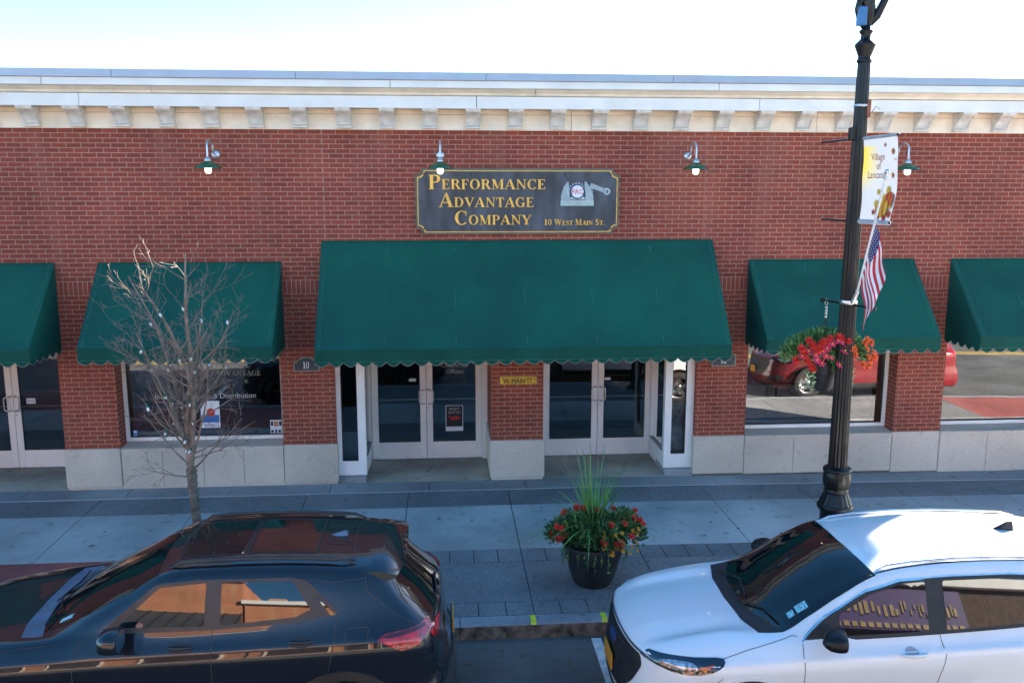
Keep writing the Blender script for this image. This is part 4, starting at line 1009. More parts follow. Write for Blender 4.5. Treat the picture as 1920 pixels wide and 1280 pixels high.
        m_ = MB()
        for L_ in ([(2.50,1.53),(2.495,1.18),(2.50,.95),(2.49,.36)], [(1.56,1.15),(1.47,1.10),(1.43,.90),(1.42,.36)], [(3.50,1.255),(3.47,1.15),(3.44,.95),(3.40,.78)], [(1.42,.33),(3.05,.33)], [(.42,.93),(.9,1.045),(1.3,1.08)],
                   [(3.70,1.50),(3.72,1.38),(3.95,1.20),(4.12,1.12)],[(3.20,1.50),(3.45,1.47),(3.70,1.48)],[(3.56,1.14),(3.72,1.14),(3.73,1.12),(3.725,1.0),(3.71,.985),(3.57,.985),(3.555,1.0),(3.55,1.12),(3.56,1.14)]):
            sh.line(L_, 'side', .006, .0015, s, mb=m_)
        part('panel_gap', m_, mJoint, car)
        for hx, nm in ((2.26,1),(3.20,2)):
            z = 1.045 if nm == 1 else 1.06
            cup = [(hx+.10*cos(2*pi*i/20), z+.034*sin(2*pi*i/20)) for i in range(20)]
            part('handle_recess', sh.patch(cup, 'side', .0015, .02, s), mBlackM, car)
            h = sh.ray((hx, z),'side', s)[0]; m_ = MB(); yy = h.y+s*.018
            m_.tube([(hx-.10,h.y+s*.002,z+.01),(hx-.07,yy,z+.012),(hx,yy+s*.006,z+.012),(hx+.07,yy,z+.012),(hx+.10,h.y+s*.002,z+.01)], [.006,.011,.013,.011,.006], 8); part('door_handle', m_, mP, car)
        # mirror
        m_ = MB(); mx, my, mz = 1.78, s*1.0, 1.20
        ring = []
        for (dx, k) in ((-.075,.55),(-.05,.9),(0,1),(.05,.98),(.062,.9)):
            ring.append([(mx+dx*1.15, my+k*.125*cos(a), mz+k*.092*(abs(sin(a))**.7)*(1 if sin(a) > 0 else -1)) for a in [2*pi*i/20 for i in range(20)]])
        V = [p_ for r_ in ring for p_ in r_]; m_.add(V, [(i*20+k, i*20+(k+1)%20, (i+1)*20+(k+1)%20, (i+1)*20+k) for i in range(4) for k in range(20)]+[tuple(range(20))[::-1]], 0, smooth=True)
        mr = part('wing_mirror', m_, mP, car)
        m_ = MB(); m_.add([(mx+.073, my+.105*cos(a), mz+.078*(abs(sin(a))**.7)*(1 if sin(a) > 0 else -1)) for a in [2*pi*i/20 for i in range(20)]], [tuple(range(20))]); part('mirror_glass', m_, mMirrorG, mr)
        m_ = MB(); m_.tube([(mx, s*.95, mz-.06),(mx-.10, s*.85, mz-.085)], [.032,.045], 8); part('mirror_arm', m_, mBlackM, mr)
        # tail lamp wrapping the corner
        m_ = MB(); sh.patch(rounded([(3.80,1.055),(3.86,1.085),(4.05,1.10),(4.21,1.13),(4.22,1.05),(4.12,.98),(4.0,.955)], .02), 'side', .010, .03, s, mb=m_); tl = part('tail_light', m_, mTailR, car)
        m_ = MB(); sh.patch(rounded([(3.83,1.062),(3.90,1.082),(4.05,1.094),(4.18,1.115),(4.18,1.09),(4.05,1.07),(3.92,1.055)], .008), 'side', .013, .02, s, mb=m_); part('tail_light_strip', m_, mTailD, tl)
        m_ = MB(); sh.patch(rounded([(s*.46,1.09),(s*.74,1.09),(s*.72,.99),(s*.60,.97)], .02), 'rear', .010, .03, mb=m_); part('tail_light', m_, mTailR, car)
        # roof rail
        m_ = MB(); P = []
        for i, x in enumerate([2.12,2.2,2.35,2.6,2.9,3.2,3.4,3.52,3.62]):
            h = sh.ray((x, s*.525), 'top')[0]; P.append((x, s*.525, h.z+(.0 if i in (0,8) else .035)))
        m_.tube(P, [.006,.016,.018,.018,.018,.018,.018,.014,.006], 8); part('roof_rail', m_, mCarTrim, car)
        m_ = MB(); sh.line([(2.1,s*.47),(3.62,s*.47)], 'top', .018, .003, mb=m_); part('roof_gutter', m_, mBlackM, car)
        m_ = MB(); sh.patch(rounded([(s*.50,.86),(s*.74,.86),(s*.76,.80),(s*.5,.80)], .02), 'front', .006, .03, mb=m_); part('headlight', m_, mLampG, car)
    m_ = MB(); sh.patch([(-.62,.50),(.62,.50),(.66,.74),(.5,.84),(-.5,.84),(-.66,.74)], 'front', .006, .05, mb=m_); part('grille', m_, mBlackM, car)
    # sunroof: two glass panels
    g = [(2.16,-.36),(2.13,0),(2.16,.36),(2.66,.37),(2.66,-.37)]
    part('sunroof', sh.patch(rounded(g, .03), 'top', .004, .06), mCarGlassT, car)
    g = [(2.72,-.37),(2.72,.37),(3.26,.36),(3.26,-.36)]; part('sunroof', sh.patch(rounded(g, .03), 'top', .003, .06), M('roof_glass', (.012,.012,.012), .08, coat=1), car)
    m_ = MB()
    for L_ in ([(2.16,-.38),(2.12,0),(2.16,.38),(2.675,.39),(2.675,-.39),(2.16,-.38)],[(2.71,-.385),(2.71,.385),(3.275,.375),(3.275,-.375),(2.71,-.385)]): sh.line(L_, 'top', .010, .005, mb=m_)
    part('sunroof_trim', m_, mCarTrim, car)
    m_ = MB()
    for y in (-.12,.12): sh.line([(3.32,y*1.6),(3.58,y*1.6)], 'top', .008, .004, mb=m_)
    sh.line([(3.60,-.50),(3.57,0),(3.60,.50)], 'top', .006, .003, mb=m_); part('roof_seam', m_, mJoint, car)
    h = sh.ray((3.42,.0),'top')[0]; m_ = MB()
    m_.add([(3.34,0,h.z),(3.38,-.03,h.z),(3.50,-.035,h.z),(3.50,.035,h.z),(3.38,.03,h.z),(3.40,0,h.z+.022),(3.49,-.012,h.z+.042),(3.49,.012,h.z+.042)], [(0,1,5),(0,5,4),(1,2,6,5),(4,5,7,3),(5,6,7),(2,3,7,6)], 0)
    an = part('antenna', m_, M('antenna_base', (.12,.15,.2), .3, coat=1), car)
    m_ = MB(); m_.tube([(3.48,0,h.z+.035),(3.66,0,h.z+.21)], [.003,.0015], 5); part('mast', m_, mBlackM, an)
    # spoiler
    m_ = MB(); N = 17; V = []
    for i in range(N):
        t = -1+2*i/(N-1); y = t*.60; e = abs(t)**6
        zt_ = 1.595-.05*t*t-.03*e; xr = 4.03-.03*t*t-.04*e
        V += [(3.60, y, zt_-.008), (3.80, y, zt_+.004), (xr, y, zt_-.030), (xr-.005, y, zt_-.055), (3.84, y, zt_-.09)]
    m_.add(V, [(i*5+k, (i+1)*5+k, (i+1)*5+k+1, i*5+k+1) for i in range(N-1) for k in range(4)], 0, smooth=True)
    m_.add([V[k] for k in range(5)], [(0,1,2,3,4)]); m_.add([V[-5+k] for k in range(5)], [(4,3,2,1,0)])
    part('spoiler', m_, mP, car)
    rw = [(-.60,1.13),(.60,1.13),(.56,1.30),(.50,1.43),(-.50,1.43),(-.56,1.30)]
    part('rear_screen', sh.patch(rounded(rw, .05), 'rear', .005, .05), mCarGlass, car)
    h = sh.ray((.05,1.20),'rear')[0]; h2 = sh.ray((-.30,1.16),'rear')[0]; m_ = MB(); m_.tube([h+Vector((.03,0,0)), h2+Vector((.03,0,0))], [.014,.008], 6); part('rear_wiper', m_, mBlackM, car)
    m_ = MB(); m_.box(4.415,4.428,-.155,.155,.72,.86, 0); part('licence_plate', m_, mPlate, car)
    car.rotation_euler = (0,0,0); return car
black_car((-4.37,-5.66,-.156), 'glossy black compact SUV with roof rails and rear spoiler parked at the kerb')
# ---------------------------------------------------------------- white suv
def white_car(loc, label, paint, name='parked_car'):
    car = thing(name, loc, label, 'car'); ORG[car.name] = Vector((0,0,0))
    hw = .94
    st = [
     [(.44,.83,.83),(.27,.72,.875),(.17,.60,.88),(.11,.45,.88),(.075,.25,.88),(.06,0,.88)],
     [(.62,.89,.885),(.47,.74,.945),(.39,.60,.965),(.33,.47,.94),(.30,.25,.955),(.29,0,.96)],
     [(.92,.92,.91),(.84,.77,1.0),(.79,.61,1.032),(.74,.47,1.003),(.72,.25,1.015),(.71,0,1.02)],
     [(1.26,.93,.925),(1.28,.80,1.03),(1.24,.665,1.06),(1.19,.45,1.06),(1.14,.25,1.06),(1.12,0,1.06)],
     [(1.55,.935,.93),(1.55,.825,1.035),(1.50,.68,1.17),(1.44,.46,1.20),(1.39,.25,1.215),(1.37,0,1.22)],
     [(1.82,.937,.94),(1.82,.835,1.04),(1.79,.70,1.32),(1.74,.48,1.37),(1.69,.25,1.395),(1.67,0,1.40)],
     [(2.15,.94,.95),(2.15,.84,1.05),(2.12,.68,1.45),(2.08,.50,1.515),(2.03,.25,1.545),(2.01,0,1.55)],
     [(2.6,.94,.965),(2.6,.845,1.06),(2.6,.67,1.495),(2.6,.51,1.575),(2.6,.25,1.61),(2.6,0,1.615)],
     [(3.2,.94,.98),(3.2,.845,1.075),(3.2,.665,1.50),(3.2,.51,1.58),(3.2,.25,1.615),(3.2,0,1.62)],
     [(3.75,.93,.99),(3.75,.83,1.09),(3.75,.65,1.47),(3.75,.50,1.55),(3.75,.25,1.585),(3.75,0,1.59)],
     [(4.12,.90,.99),(4.12,.785,1.10),(4.12,.61,1.43),(4.14,.46,1.505),(4.16,.25,1.535),(4.17,0,1.54)],
     [(4.36,.85,.98),(4.36,.73,1.08),(4.33,.56,1.25),(4.37,.42,1.30),(4.40,.25,1.315),(4.41,0,1.32)],
     [(4.44,.79,.96),(4.47,.70,1.0),(4.49,.60,1.02),(4.51,.45,1.03),(4.53,.25,1.035),(4.535,0,1.035)]]
    lv = [(0,0,0,0),(.10,.014,.02,.02),(.22,.006,.035,.03),(.40,-.012,.05,.04),(.60,-.004,.075,.09),(.80,-.015,.06,.09),(.94,-.04,.02,.05),(1,-.12,-.06,0)]
    AX = [(.95,.36,.435),(3.66,.36,.435)]
    sh = Shell(st, lv, .20, AX, hw); mP = paint
    part('body', sh.body(), mP, car)
    lm = MB()
    for a in AX: arch_liner(sh, lm, a[0], a[1], a[2], hw)
    part('wheel_well', lm, mBlackM, car)
    for a in AX: arch_ring(sh, a[0], a[1], a[2]-.025, a[2]+.02, .007, mP, car, 'arch_lip')
    for a in AX: arch_ring(sh, a[0], a[1], a[2]-.03, a[2]-.012, .009, mBlackM, car, 'arch_seal')
    for x in (.95,3.66):
        for s in (-1, 1): wheel(car, x, s*(hw-.13), .36, .225, s, mRim)
    m_ = MB()
    for s in (-1,1): sh.patch([(1.38,.23),(3.22,.23),(3.22,.36),(1.38,.36)], 'side', .012, .06, s, mb=m_)
    part('sill_cladding', m_, mBlackM, car)
    # hood creases
    # windscreen with black band
    ws = [(1.28,-.70),(1.19,-.55),(1.13,-.35),(1.105,0),(1.13,.35),(1.19,.55),(1.28,.70),(1.49,.67),(1.77,.655),(2.08,.62),(2.035,.3),(2.02,0),(2.035,-.3),(2.08,-.62),(1.77,-.655),(1.49,-.67)]
    part('windscreen', sh.patch(ws, 'top', .004, .06), mCarGlassT, car)
    cw = [(1.09,-.66),(1.03,-.4),(1.01,0),(1.03,.4),(1.09,.66),(1.28,.70),(1.19,.48),(1.13,.25),(1.115,0),(1.13,-.25),(1.19,-.48),(1.28,-.70)]
    part('cowl', sh.patch(cw, 'top', .005, .05), mBlackM, car)
    m_ = MB()
    for pts in (((1.12,.52),(1.22,.2),(1.17,-.10)),((1.10,-.12),(1.23,-.35),(1.28,-.60))):
        P = [sh.ray(p,'top')[0]+Vector((0,0,.022)) for p in pts]; m_.tube(P, .007, 5)
    part('wiper', m_, mBlackM, car)
    m_ = MB(); sh.patch([(1.44,-.60),(1.53,-.60),(1.53,-.52),(1.44,-.52)], 'top', .0055, .03, mb=m_); sh.patch([(1.37,-.60),(1.42,-.60),(1.42,-.535),(1.37,-.535)], 'top', .0055, .03, mb=m_); part('windscreen_sticker', m_, mSticker, car)
    for s in (-1, 1):
        sur = rounded([(1.40,1.025),(1.62,1.200),(1.95,1.390),(2.25,1.470),(2.7,1.490),(3.2,1.490),(3.6,1.460),(4.0,1.315),(4.10,1.175),(3.9,1.130),(3.2,1.095),(2.4,1.065)], .06)
        part('window_trim', sh.patch(sur, 'side', .006, .05, s, fit=True, base=-.04), mBlackM, car); cf = sh.cf
        tp = [(1.40,1.030),(1.62,1.200),(1.95,1.390),(2.25,1.468),(2.7,1.488),(3.2,1.488),(3.6,1.458),(4.0,1.315)]
        part('window_chrome', sh.line(tp, 'side', .016, .008, s), mChrome, car)
        f = rounded([(1.72,1.070),(1.72,1.225),(1.98,1.365),(2.28,1.445),(2.46,1.455),(2.45,1.095)], .02); part('front_window', sh.patch(f, 'side', .009, .05, s, fit=cf), mCarGlass, car)
        f = rounded([(2.60,1.100),(2.61,1.460),(3.1,1.463),(3.36,1.445),(3.50,1.135)], .02); part('rear_window', sh.patch(f, 'side', .009, .05, s, fit=cf), mCarGlass, car)
        f = rounded([(3.56,1.140),(3.45,1.435),(3.62,1.420),(3.96,1.285),(4.03,1.185),(3.9,1.155)], .02); part('quarter_window', sh.patch(f, 'side', .009, .05, s, fit=cf), mCarGlass, car)
        m_ = MB()
        for L_ in ([(2.53,1.485),(2.54,1.085),(2.55,0.950),(2.50,0.700),(2.47,0.360)], [(1.40,1.025),(1.38,0.950),(1.385,0.360)], [(3.62,1.115),(3.58,0.950),(3.42,0.750)], [(1.385,0.340),(3.15,0.340)], [(.60,0.900),(.95,0.985),(1.28,1.045),(1.34,1.060),(1.375,1.055)], [(.56,0.620),(.72,0.800)]):
            sh.line(L_, 'side', .006, .0015, s, mb=m_)
        part('panel_gap', m_, mJoint, car)
        for hx, z in ((2.28,.955),(3.32,.975)):
            h = sh.ray((hx, z),'side', s)[0]
            cup = [(hx-.01+.055*cos(2*pi*i/16), z+.035*sin(2*pi*i/16)+.005) for i in range(16)]
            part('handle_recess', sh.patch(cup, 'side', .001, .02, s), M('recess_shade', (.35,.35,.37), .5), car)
            m_ = MB(); yy = h.y+s*.022
            m_.tube([(hx-.11,h.y+s*.002,z),(hx-.08,yy,z),(hx,yy+s*.008,z),(hx+.08,yy,z),(hx+.11,h.y+s*.004,z)], [.008,.014,.016,.014,.010], 8); part('door_handle', m_, mP, car)
        m_ = MB(); mx, my, mz = 1.60+(.14 if s > 0 else 0), s*(.995 if s < 0 else .96), 1.135-(.05 if s > 0 else 0); ring = []
        for (dx, k) in ((-.11,.25),(-.095,.55),(-.06,.85),(0,1),(.05,1),(.065,.92)):
            ring.append([(mx+dx+.02*cos(a)*-s, my+k*.125*cos(a), mz+k*.082*(abs(sin(a))**.75)*(1 if sin(a) > 0 else -1)) for a in [2*pi*i/20 for i in range(20)]])
        V = [p_ for r_ in ring for p_ in r_]; m_.add(V, [(i*20+k, i*20+(k+1)%20, (i+1)*20+(k+1)%20, (i+1)*20+k) for i in range(5) for k in range(20)]+[tuple(range(20))[::-1]], 0, smooth=True)
        mr = part('wing_mirror', m_, mBlack, car)
        m_ = MB(); m_.add([(mx+.066+.02*cos(a)*-s, my+.108*cos(a), mz+.07*(abs(sin(a))**.75)*(1 if sin(a) > 0 else -1)) for a in [2*pi*i/20 for i in range(20)]], [tuple(range(20))]); part('mirror_glass', m_, mMirrorG, mr)
        m_ = MB(); m_.tube([(mx+.0, s*.95, mz-.05),(mx-.02, s*.87, mz-.03)], [.035,.045], 8); part('mirror_arm', m_, mBlackM, mr)
        # headlight
        hl = [(.17,.885),(.32,.91),(.52,.925),(.74,.935),(.70,.875),(.58,.825),(.42,.80),(.27,.82)]
        m_ = MB(); sh.patch(smoothpoly(hl,3), 'side', .006, .03, s, mb=m_); hp = part('headlight', m_, mLampD, car)
        m_ = MB(); sh.patch(smoothpoly([(.26,.875),(.38,.89),(.50,.89),(.53,.85),(.42,.825),(.30,.84)],3), 'side', .009, .02, s, mb=m_); part('headlight_lens', m_, mLampG, hp)
        m_ = MB(); sh.patch([(.54,.875),(.66,.90),(.58,.845)], 'side', .009, .02, s, mb=m_); part('headlight_amber', m_, mAmber, hp)
        m_ = MB(); sh.patch(rounded([(4.10,.98),(4.28,1.03),(4.46,1.03),(4.46,.93),(4.25,.92)], .02), 'side', .008, .03, s, mb=m_); part('tail_light', m_, mTailR, car)
        m_ = MB(); sh.patch(rounded([(s*.45,1.02),(s*.74,1.02),(s*.74,.92),(s*.45,.93)], .02), 'rear', .008, .03, mb=m_); part('tail_light', m_, mTailR, car)
        m_ = MB(); P = []
        for i, x in enumerate([2.10,2.2,2.4,2.8,3.2,3.6,3.9,4.05]):
            h = sh.ray((x, s*.56), 'top')[0]; P.append((x, s*.56, h.z+(.0 if i in (0,7) else .018)))
        m_.tube(P, [.004,.010,.013,.013,.013,.013,.011,.004], 8); part('roof_rail', m_, mChrome, car)
        m_ = MB(); sh.line([(2.08,s*.60),(2.5,s*.585),(4.1,s*.56)], 'top', .016, .002, mb=m_); part('roof_gutter', m_, mBlackM, car)
        m_ = MB(); sh.patch(rounded([(s*.52,.36),(s*.80,.40),(s*.82,.55),(s*.70,.56),(s*.58,.46)], .02), 'front', .006, .04, mb=m_); part('bumper_vent', m_, mBlackM, car)
    gr = [(-.50,.56),(-.34,.42),(.34,.42),(.50,.56),(.60,.76),(.56,.84),(-.56,.84),(-.60,.76)]
    g_ = part('grille', sh.patch(rounded(gr, .05), 'front', .008, .05), mBlackM, car)
    m_ = MB()
    for z in (.50,.56,.62,.68,.74,.80): sh.line([(-.5,z),(.5,z)], 'front', .012, .014, mb=m_)
    part('grille_bar', m_, mCarTrim, g_)
    m_ = MB(); sh.patch([(.115*cos(2*pi*i/20), .73+.05*sin(2*pi*i/20)) for i in range(20)], 'front', .02, .03, mb=m_); part('badge', m_, mNavy, g_)
    m_ = MB(); sh.line([(-.80,.815),(-.58,.86),(0,.872),(.58,.86),(.80,.815)], 'front', .014, .010, mb=m_); part('hood_edge', m_, mBlackM, car)
    m_ = MB(); sh.line([(-.66,.84),(-.55,.855)], 'front', .014, .013, mb=m_); sh.line([(.66,.84),(.55,.855)], 'front', .014, .013, mb=m_); part('chrome_tip', m_, mChrome, car)
    h = sh.ray((0,.55),'front')[0]; m_ = MB(); m_.box(h.x-.03,h.x-.018,-.155,.155,.47,.62); part('licence_plate', m_, mPlate, car)
    sh2 = MB(); sh.patch([(-.70,.22),(.70,.22),(.66,.34),(-.66,.34)], 'front', .012, .05, mb=sh2); part('lower_bumper', sh2, mBlackM, car)
    h = sh.ray((3.55,.0),'top')[0]; m_ = MB()
    m_.add([(3.46,0,h.z),(3.52,-.03,h.z-.004),(3.66,-.032,h.z-.01),(3.66,.032,h.z-.01),(3.52,.03,h.z-.004),(3.61,-.006,h.z+.07),(3.66,-.006,h.z+.07),(3.66,.006,h.z+.07),(3.61,.006,h.z+.07)], [(0,1,5),(0,5,8),(0,8,4),(1,2,6,5),(4,8,7,3),(5,6,7,8),(2,3,7,6)], 0)
    part('antenna', m_, mBlackM, car)
    rw = [(-.60,1.10),(.60,1.10),(.54,1.30),(.48,1.46),(-.48,1.46),(-.54,1.30)]
    part('rear_screen', sh.patch(rounded(rw, .05), 'rear', .005, .05), mCarGlass, car)
    return car
white_car((1.46,-5.95,-.165), 'glossy white compact SUV with black door mirrors parked at the kerb by the lamp post', M_paint('white_paint', (.71,.715,.72), 0, .35))
# ================================================================== LAMP POST
LX, LY = 4.425, -3.9; LZ = gz(LX)
root = thing('street_lamp', (LX,LY,LZ), 'tall black fluted street lamp post with ornate base at the kerb beside the white car', 'street lamp')
def lz(mbx, prof, **k): mbx.lathe((LX,LY,LZ), prof, **k)
mb = MB(); lz(mb, [(.235,0),(.235,.05),(.20,.08),(.185,.12),(.165,.16),(.160,.86),(.165,.90)], n=48, flute=.05, fl_n=16)
lz(mb, [(.165,.90),(.19,.905),(.20,.925),(.198,.95),(.188,.965)], n=40)
lz(mb, [(.188,.965),(.175,.99),(.165,1.02),(.145,1.07),(.13,1.10)], n=64, flute=.07, fl_n=16)
lz(mb, [(.13,1.10),(.138,1.11),(.138,1.13),(.125,1.145),(.14,1.17),(.152,1.21),(.155,1.26),(.152,1.31),(.142,1.345)], n=64, flute=.02, fl_n=20)
lz(mb, [(.142,1.345),(.156,1.35),(.158,1.375),(.145,1.39),(.118,1.40),(.105,1.41)], n=40)
part('base', mb, mBlack, root)
mb = MB(); prof = [(.104-.038*i/14, 1.40+(5.80-1.40)*i/14) for i in range(15)]
lz(mb, prof, n=96, flute=.11, fl_n=16, smooth=False); sh_ = part('shaft', mb, mBlack, root)
mb = MB()
lz(mb, [(.066,5.79),(.078,5.80),(.078,5.82),(.066,5.84),(.068,5.86),(.108,5.965),(.110,5.975),(.075,6.01),(.055,6.03),(.050,6.07),(.072,6.10),(.072,6.112),(.05,6.13),(.05,6.2)], n=28)
part('capital', mb, mBlack, root)
mb = MB(); lz(mb, [(.05,6.18),(.075,6.25),(.08,6.45),(.07,6.9),(.055,7.3),(.02,7.35)], n=24, flute=.05, fl_n=12); part('upper_shaft', mb, mBlack, root)
for s in (-1, 1):
    mb = MB()
    if s > 0:
        mb.tube([(LX+.03,LY,6.16),(LX+.09,LY-.02,6.24),(LX+.16,LY-.04,6.40),(LX+.22,LY-.05,6.56),(LX+.36,LY-.05,7.0),(LX+.62,LY-.04,7.35),(LX+.80,LY-.03,7.25)], [.03,.045,.04,.036,.034,.032,.03], 12)
        mb.sphere((LX+.185,LY-.045,6.46), .05, 12, 8)
    else:
        mb.tube([(LX-.03,LY,6.14),(LX-.09,LY-.03,6.20),(LX-.125,LY-.04,6.30),(LX-.11,LY-.04,6.385),(LX-.06,LY-.03,6.40),(LX-.04,LY-.02,6.34)], [.03,.034,.034,.032,.03,.028], 12)
        mb.tube([(LX-.05,LY,6.7),(LX-.25,LY+.03,7.1),(LX-.5,LY+.03,7.35),(LX-.8,LY+.03,7.25)], [.035,.034,.032,.03], 12)
    part('arm', mb, mBlack, root)
    h = MB(); hx = LX+s*.82
    h.lathe((hx,LY,6.65), [(.02,.60),(.06,.55),(.10,.50),(.22,.42),(.25,.38),(.24,.36)], 24); lh = part('lantern', h, mBlack, root)
    h = MB(); h.lathe((hx,LY,6.65), [(.22,.36),(.21,.22),(.12,.08),(.001,.05)], 24); part('globe', h, M('frosted_globe', (.8,.8,.78), .3), lh)
mb = MB(); mb.box(LX-.135, LX-.05, LY-.11, LY-.03, 6.135, 6.32, 0, .006); part('photocell_box', mb, M('blue_box', (.03,.14,.32), .5), root)
mb = MB(); lz(mb, [(.076,5.345),(.080,5.35),(.080,5.365),(.076,5.37)], n=24); part('band_clamp', mb, mSteel, root)
mb = MB(); mb.box(LX+.03, LX+.075, LY-.075, LY-.05, 5.22, 5.40, 0, .004); part('outlet', mb, M('rusty_box', (.16,.05,.03), .7, var=.5), root)
mb = MB(); mb.tube([(LX+.07,LY-.06,5.24),(LX+.12,LY-.08,5.33),(LX+.17,LY-.08,5.30)], .004, 5); part('loose_wire', mb, mBark, root)
mb = MB(); mb.box(LX-.115, LX-.065, LY-.05, LY+.03, 4.98, 5.12, 0, .008); part('junction_box', mb, mBlack, root)
def arms(z, L1, L2, th, r=.011, balls=False):
    c, s = cos(th), sin(th); A = Vector((LX-L1*c, LY+L1*s, z)); Bp = Vector((LX+L2*c, LY-L2*s, z)); m_ = MB()
    m_.tube([A, Bp], r, 8); rr = .03 if balls else .014
    for q in (A, Bp): m_.sphere(q, rr, 12, 8)
    part('basket_arm' if balls else 'banner_arm', m_, mBlack, root); return A, Bp
TA = arms(5.005, .786, .726, 1.50); BA = arms(4.137, .584, .59, 1.41); HA = arms(3.234, .404, .376, 1.278, .013, True)
for q, t in ((HA[0], 0), (HA[1], 1)):
    m_ = MB(); d = (HA[1]-HA[0]).normalized(); q = q + d*(.06 if t == 0 else -.06)
    m_.tube([q+Vector((0,0,.02)), q+Vector((.018,0,-.03)), q+Vector((.0,0,-.07)), q+Vector((-.018,0,-.03)), q+Vector((0,0,.015))], .004, 5); 
    if t == 0:
        for i in range(4): m_.lathe((q.x,q.y,q.z-.07-.035*i), [(.012,0),(.015,-.01),(.012,-.035),(.006,-.03)], 8)
    part('hook', m_, mSteel, root)
HK = HA[0]+(HA[1]-HA[0]).normalized()*.06
# ---- banner
def lerp3(a, b, t): return a+(b-a)*t
bt0 = Vector((LX,LY,5.0))+(TA[1]-TA[0]).normalized()*.09; bt1 = TA[1]-(TA[1]-TA[0]).normalized()*.02
bb0 = Vector((LX,LY,4.137))+(BA[1]-BA[0]).normalized()*.10; bb1 = BA[1]-(BA[1]-BA[0]).normalized()*.0
def bpt(u, v, off=0):  # u 0..1 from post outwards, v 0 bottom 1 top
    p = lerp3(lerp3(bb0, bb1, u), lerp3(bt0, bt1, u), v)
    n = (bt1-bt0).normalized().cross(Vector((0,0,1))).normalized()
    bow = .045*sin(pi*v)*(.35+.65*u)+.008*sin(v*9+u*5)*sin(pi*v)
    return p + Vector((1,0,0))*bow + n*off
bn = thing('street_banner', tuple(bb0), 'white autumn banner reading Village of Lancaster with leaves and pumpkins, hung on the lamp post', 'banner')
mb = MB(); NU, NV = 14, 24
mb.add([bpt(i/NU, j/NV) for j in range(NV+1) for i in range(NU+1)], [(j*(NU+1)+i, j*(NU+1)+i+1, (j+1)*(NU+1)+i+1, (j+1)*(NU+1)+i) for j in range(NV) for i in range(NU)], 0, smooth=True,
   uv=[[(i/NU,j/NV),((i+1)/NU,j/NV),((i+1)/NU,(j+1)/NV),(i/NU,(j+1)/NV)] for j in range(NV) for i in range(NU)])
def banner_mat():
    m = bpy.data.materials.new('banner_cloth'); m.use_nodes = True; n = m.node_tree; b = n.nodes['Principled BSDF']; out = n.nodes['Material Output']
    tc = n.nodes.new('ShaderNodeTexCoord'); sp = n.nodes.new('ShaderNodeSeparateXYZ'); n.links.new(tc.outputs['UV'], sp.inputs[0])
    a = n.nodes.new('ShaderNodeMapRange'); a.inputs[1].default_value = .02; a.inputs[2].default_value = .5; a.inputs[3].default_value = 1; a.inputs[4].default_value = 0; n.links.new(sp.outputs[0], a.inputs[0])
    c = n.nodes.new('ShaderNodeMapRange'); c.inputs[1].default_value = .35; c.inputs[2].default_value = .62; n.links.new(sp.outputs[1], c.inputs[0])
    e = n.nodes.new('ShaderNodeMapRange'); e.inputs[1].default_value = .90; e.inputs[2].default_value = .905; e.inputs[3].default_value = 1; e.inputs[4].default_value = 0; n.links.new(sp.outputs[1], e.inputs[0])
    p = n.nodes.new('ShaderNodeMath'); p.operation = 'MULTIPLY'; n.links.new(a.outputs[0], p.inputs[0]); n.links.new(c.outputs[0], p.inputs[1])
    q = n.nodes.new('ShaderNodeMath'); q.operation = 'MULTIPLY'; n.links.new(p.outputs[0], q.inputs[0]); n.links.new(e.outputs[0], q.inputs[1])
    mx = n.nodes.new('ShaderNodeMix'); mx.data_type = 'RGBA'; mx.inputs[6].default_value = (.31,.33,.37,1); mx.inputs[7].default_value = (.45,.36,.04,1); n.links.new(q.outputs[0], mx.inputs[0])
    n.links.new(mx.outputs[2], b.inputs['Base Color']); b.inputs['Roughness'].default_value = .75
    tr = n.nodes.new('ShaderNodeBsdfTranslucent'); n.links.new(mx.outputs[2], tr.inputs[0]); ms = n.nodes.new('ShaderNodeMixShader'); ms.inputs[0].default_value = .12
    n.links.new(b.outputs[0], ms.inputs[1]); n.links.new(tr.outputs[0], ms.inputs[2]); n.links.new(ms.outputs[0], out.inputs[0]); return m
mBan = banner_mat(); part('cloth', mb, mBan, bn)
for v in (0, 1):
    m_ = MB(); P = [bpt(i/8, v)+Vector((0,0,0)) for i in range(9)]; m_.tube(P, .026 if v == 0 else .016, 10); part('hem', m_, M('banner_white', (.36,.38,.42), .75), bn)
for sd_ in (1,):
    off = .004*sd_
    def BT(v, u0=.5, v0=.5, off=off, sd_=sd_): return bpt(u0+v.x*sd_*1, v0+v.y, off+v.z*.2)
    mT = M('banner_red', (.42,.07,.03), .7)
    m_ = MB()
    for txt, v0 in (('Village',.73),('of',.625),('Lancaster',.52)):
        font_polys(txt, .125, m_, lambda v, v0=v0: bpt(.44+sd_*v.x*1.28*(.92 if txt == 'Lancaster' else 1), v0+v.y*.95, off), .0005)
    part('banner_lettering', m_, mT, bn)
def maple(cx, cy, r, rot):
    P = []
    for i in range(11):
        a = rot+2*pi*i/11*1.0; 
        P.append((cx+r*cos(a)*1.0, cy+r*sin(a))); a2 = rot+2*pi*(i+.5)/11; P.append((cx+r*.5*cos(a2), cy+r*.5*sin(a2)))
    return P
lv_ = [(.66,.90,.035,0,'o'),(.88,.82,.055,1,'o'),(.87,.55,.05,2,'o'),(.52,.36,.055,.5,'y'),(.78,.38,.075,1.4,'y'),(.90,.27,.08,.2,'o'),(.50,.22,.075,.8,'y'),(.60,.08,.075,.1,'r'),(.93,.10,.07,.9,'r'),(.80,.06,.07,.4,'r'),(.44,.12,.05,.9,'r'),(.70,.30,.06,.3,'y'),(.92,.2,.06,1.7,'y'),(.95,.73,.02,1,'o'),(.55,.15,.07,.3,'o')]
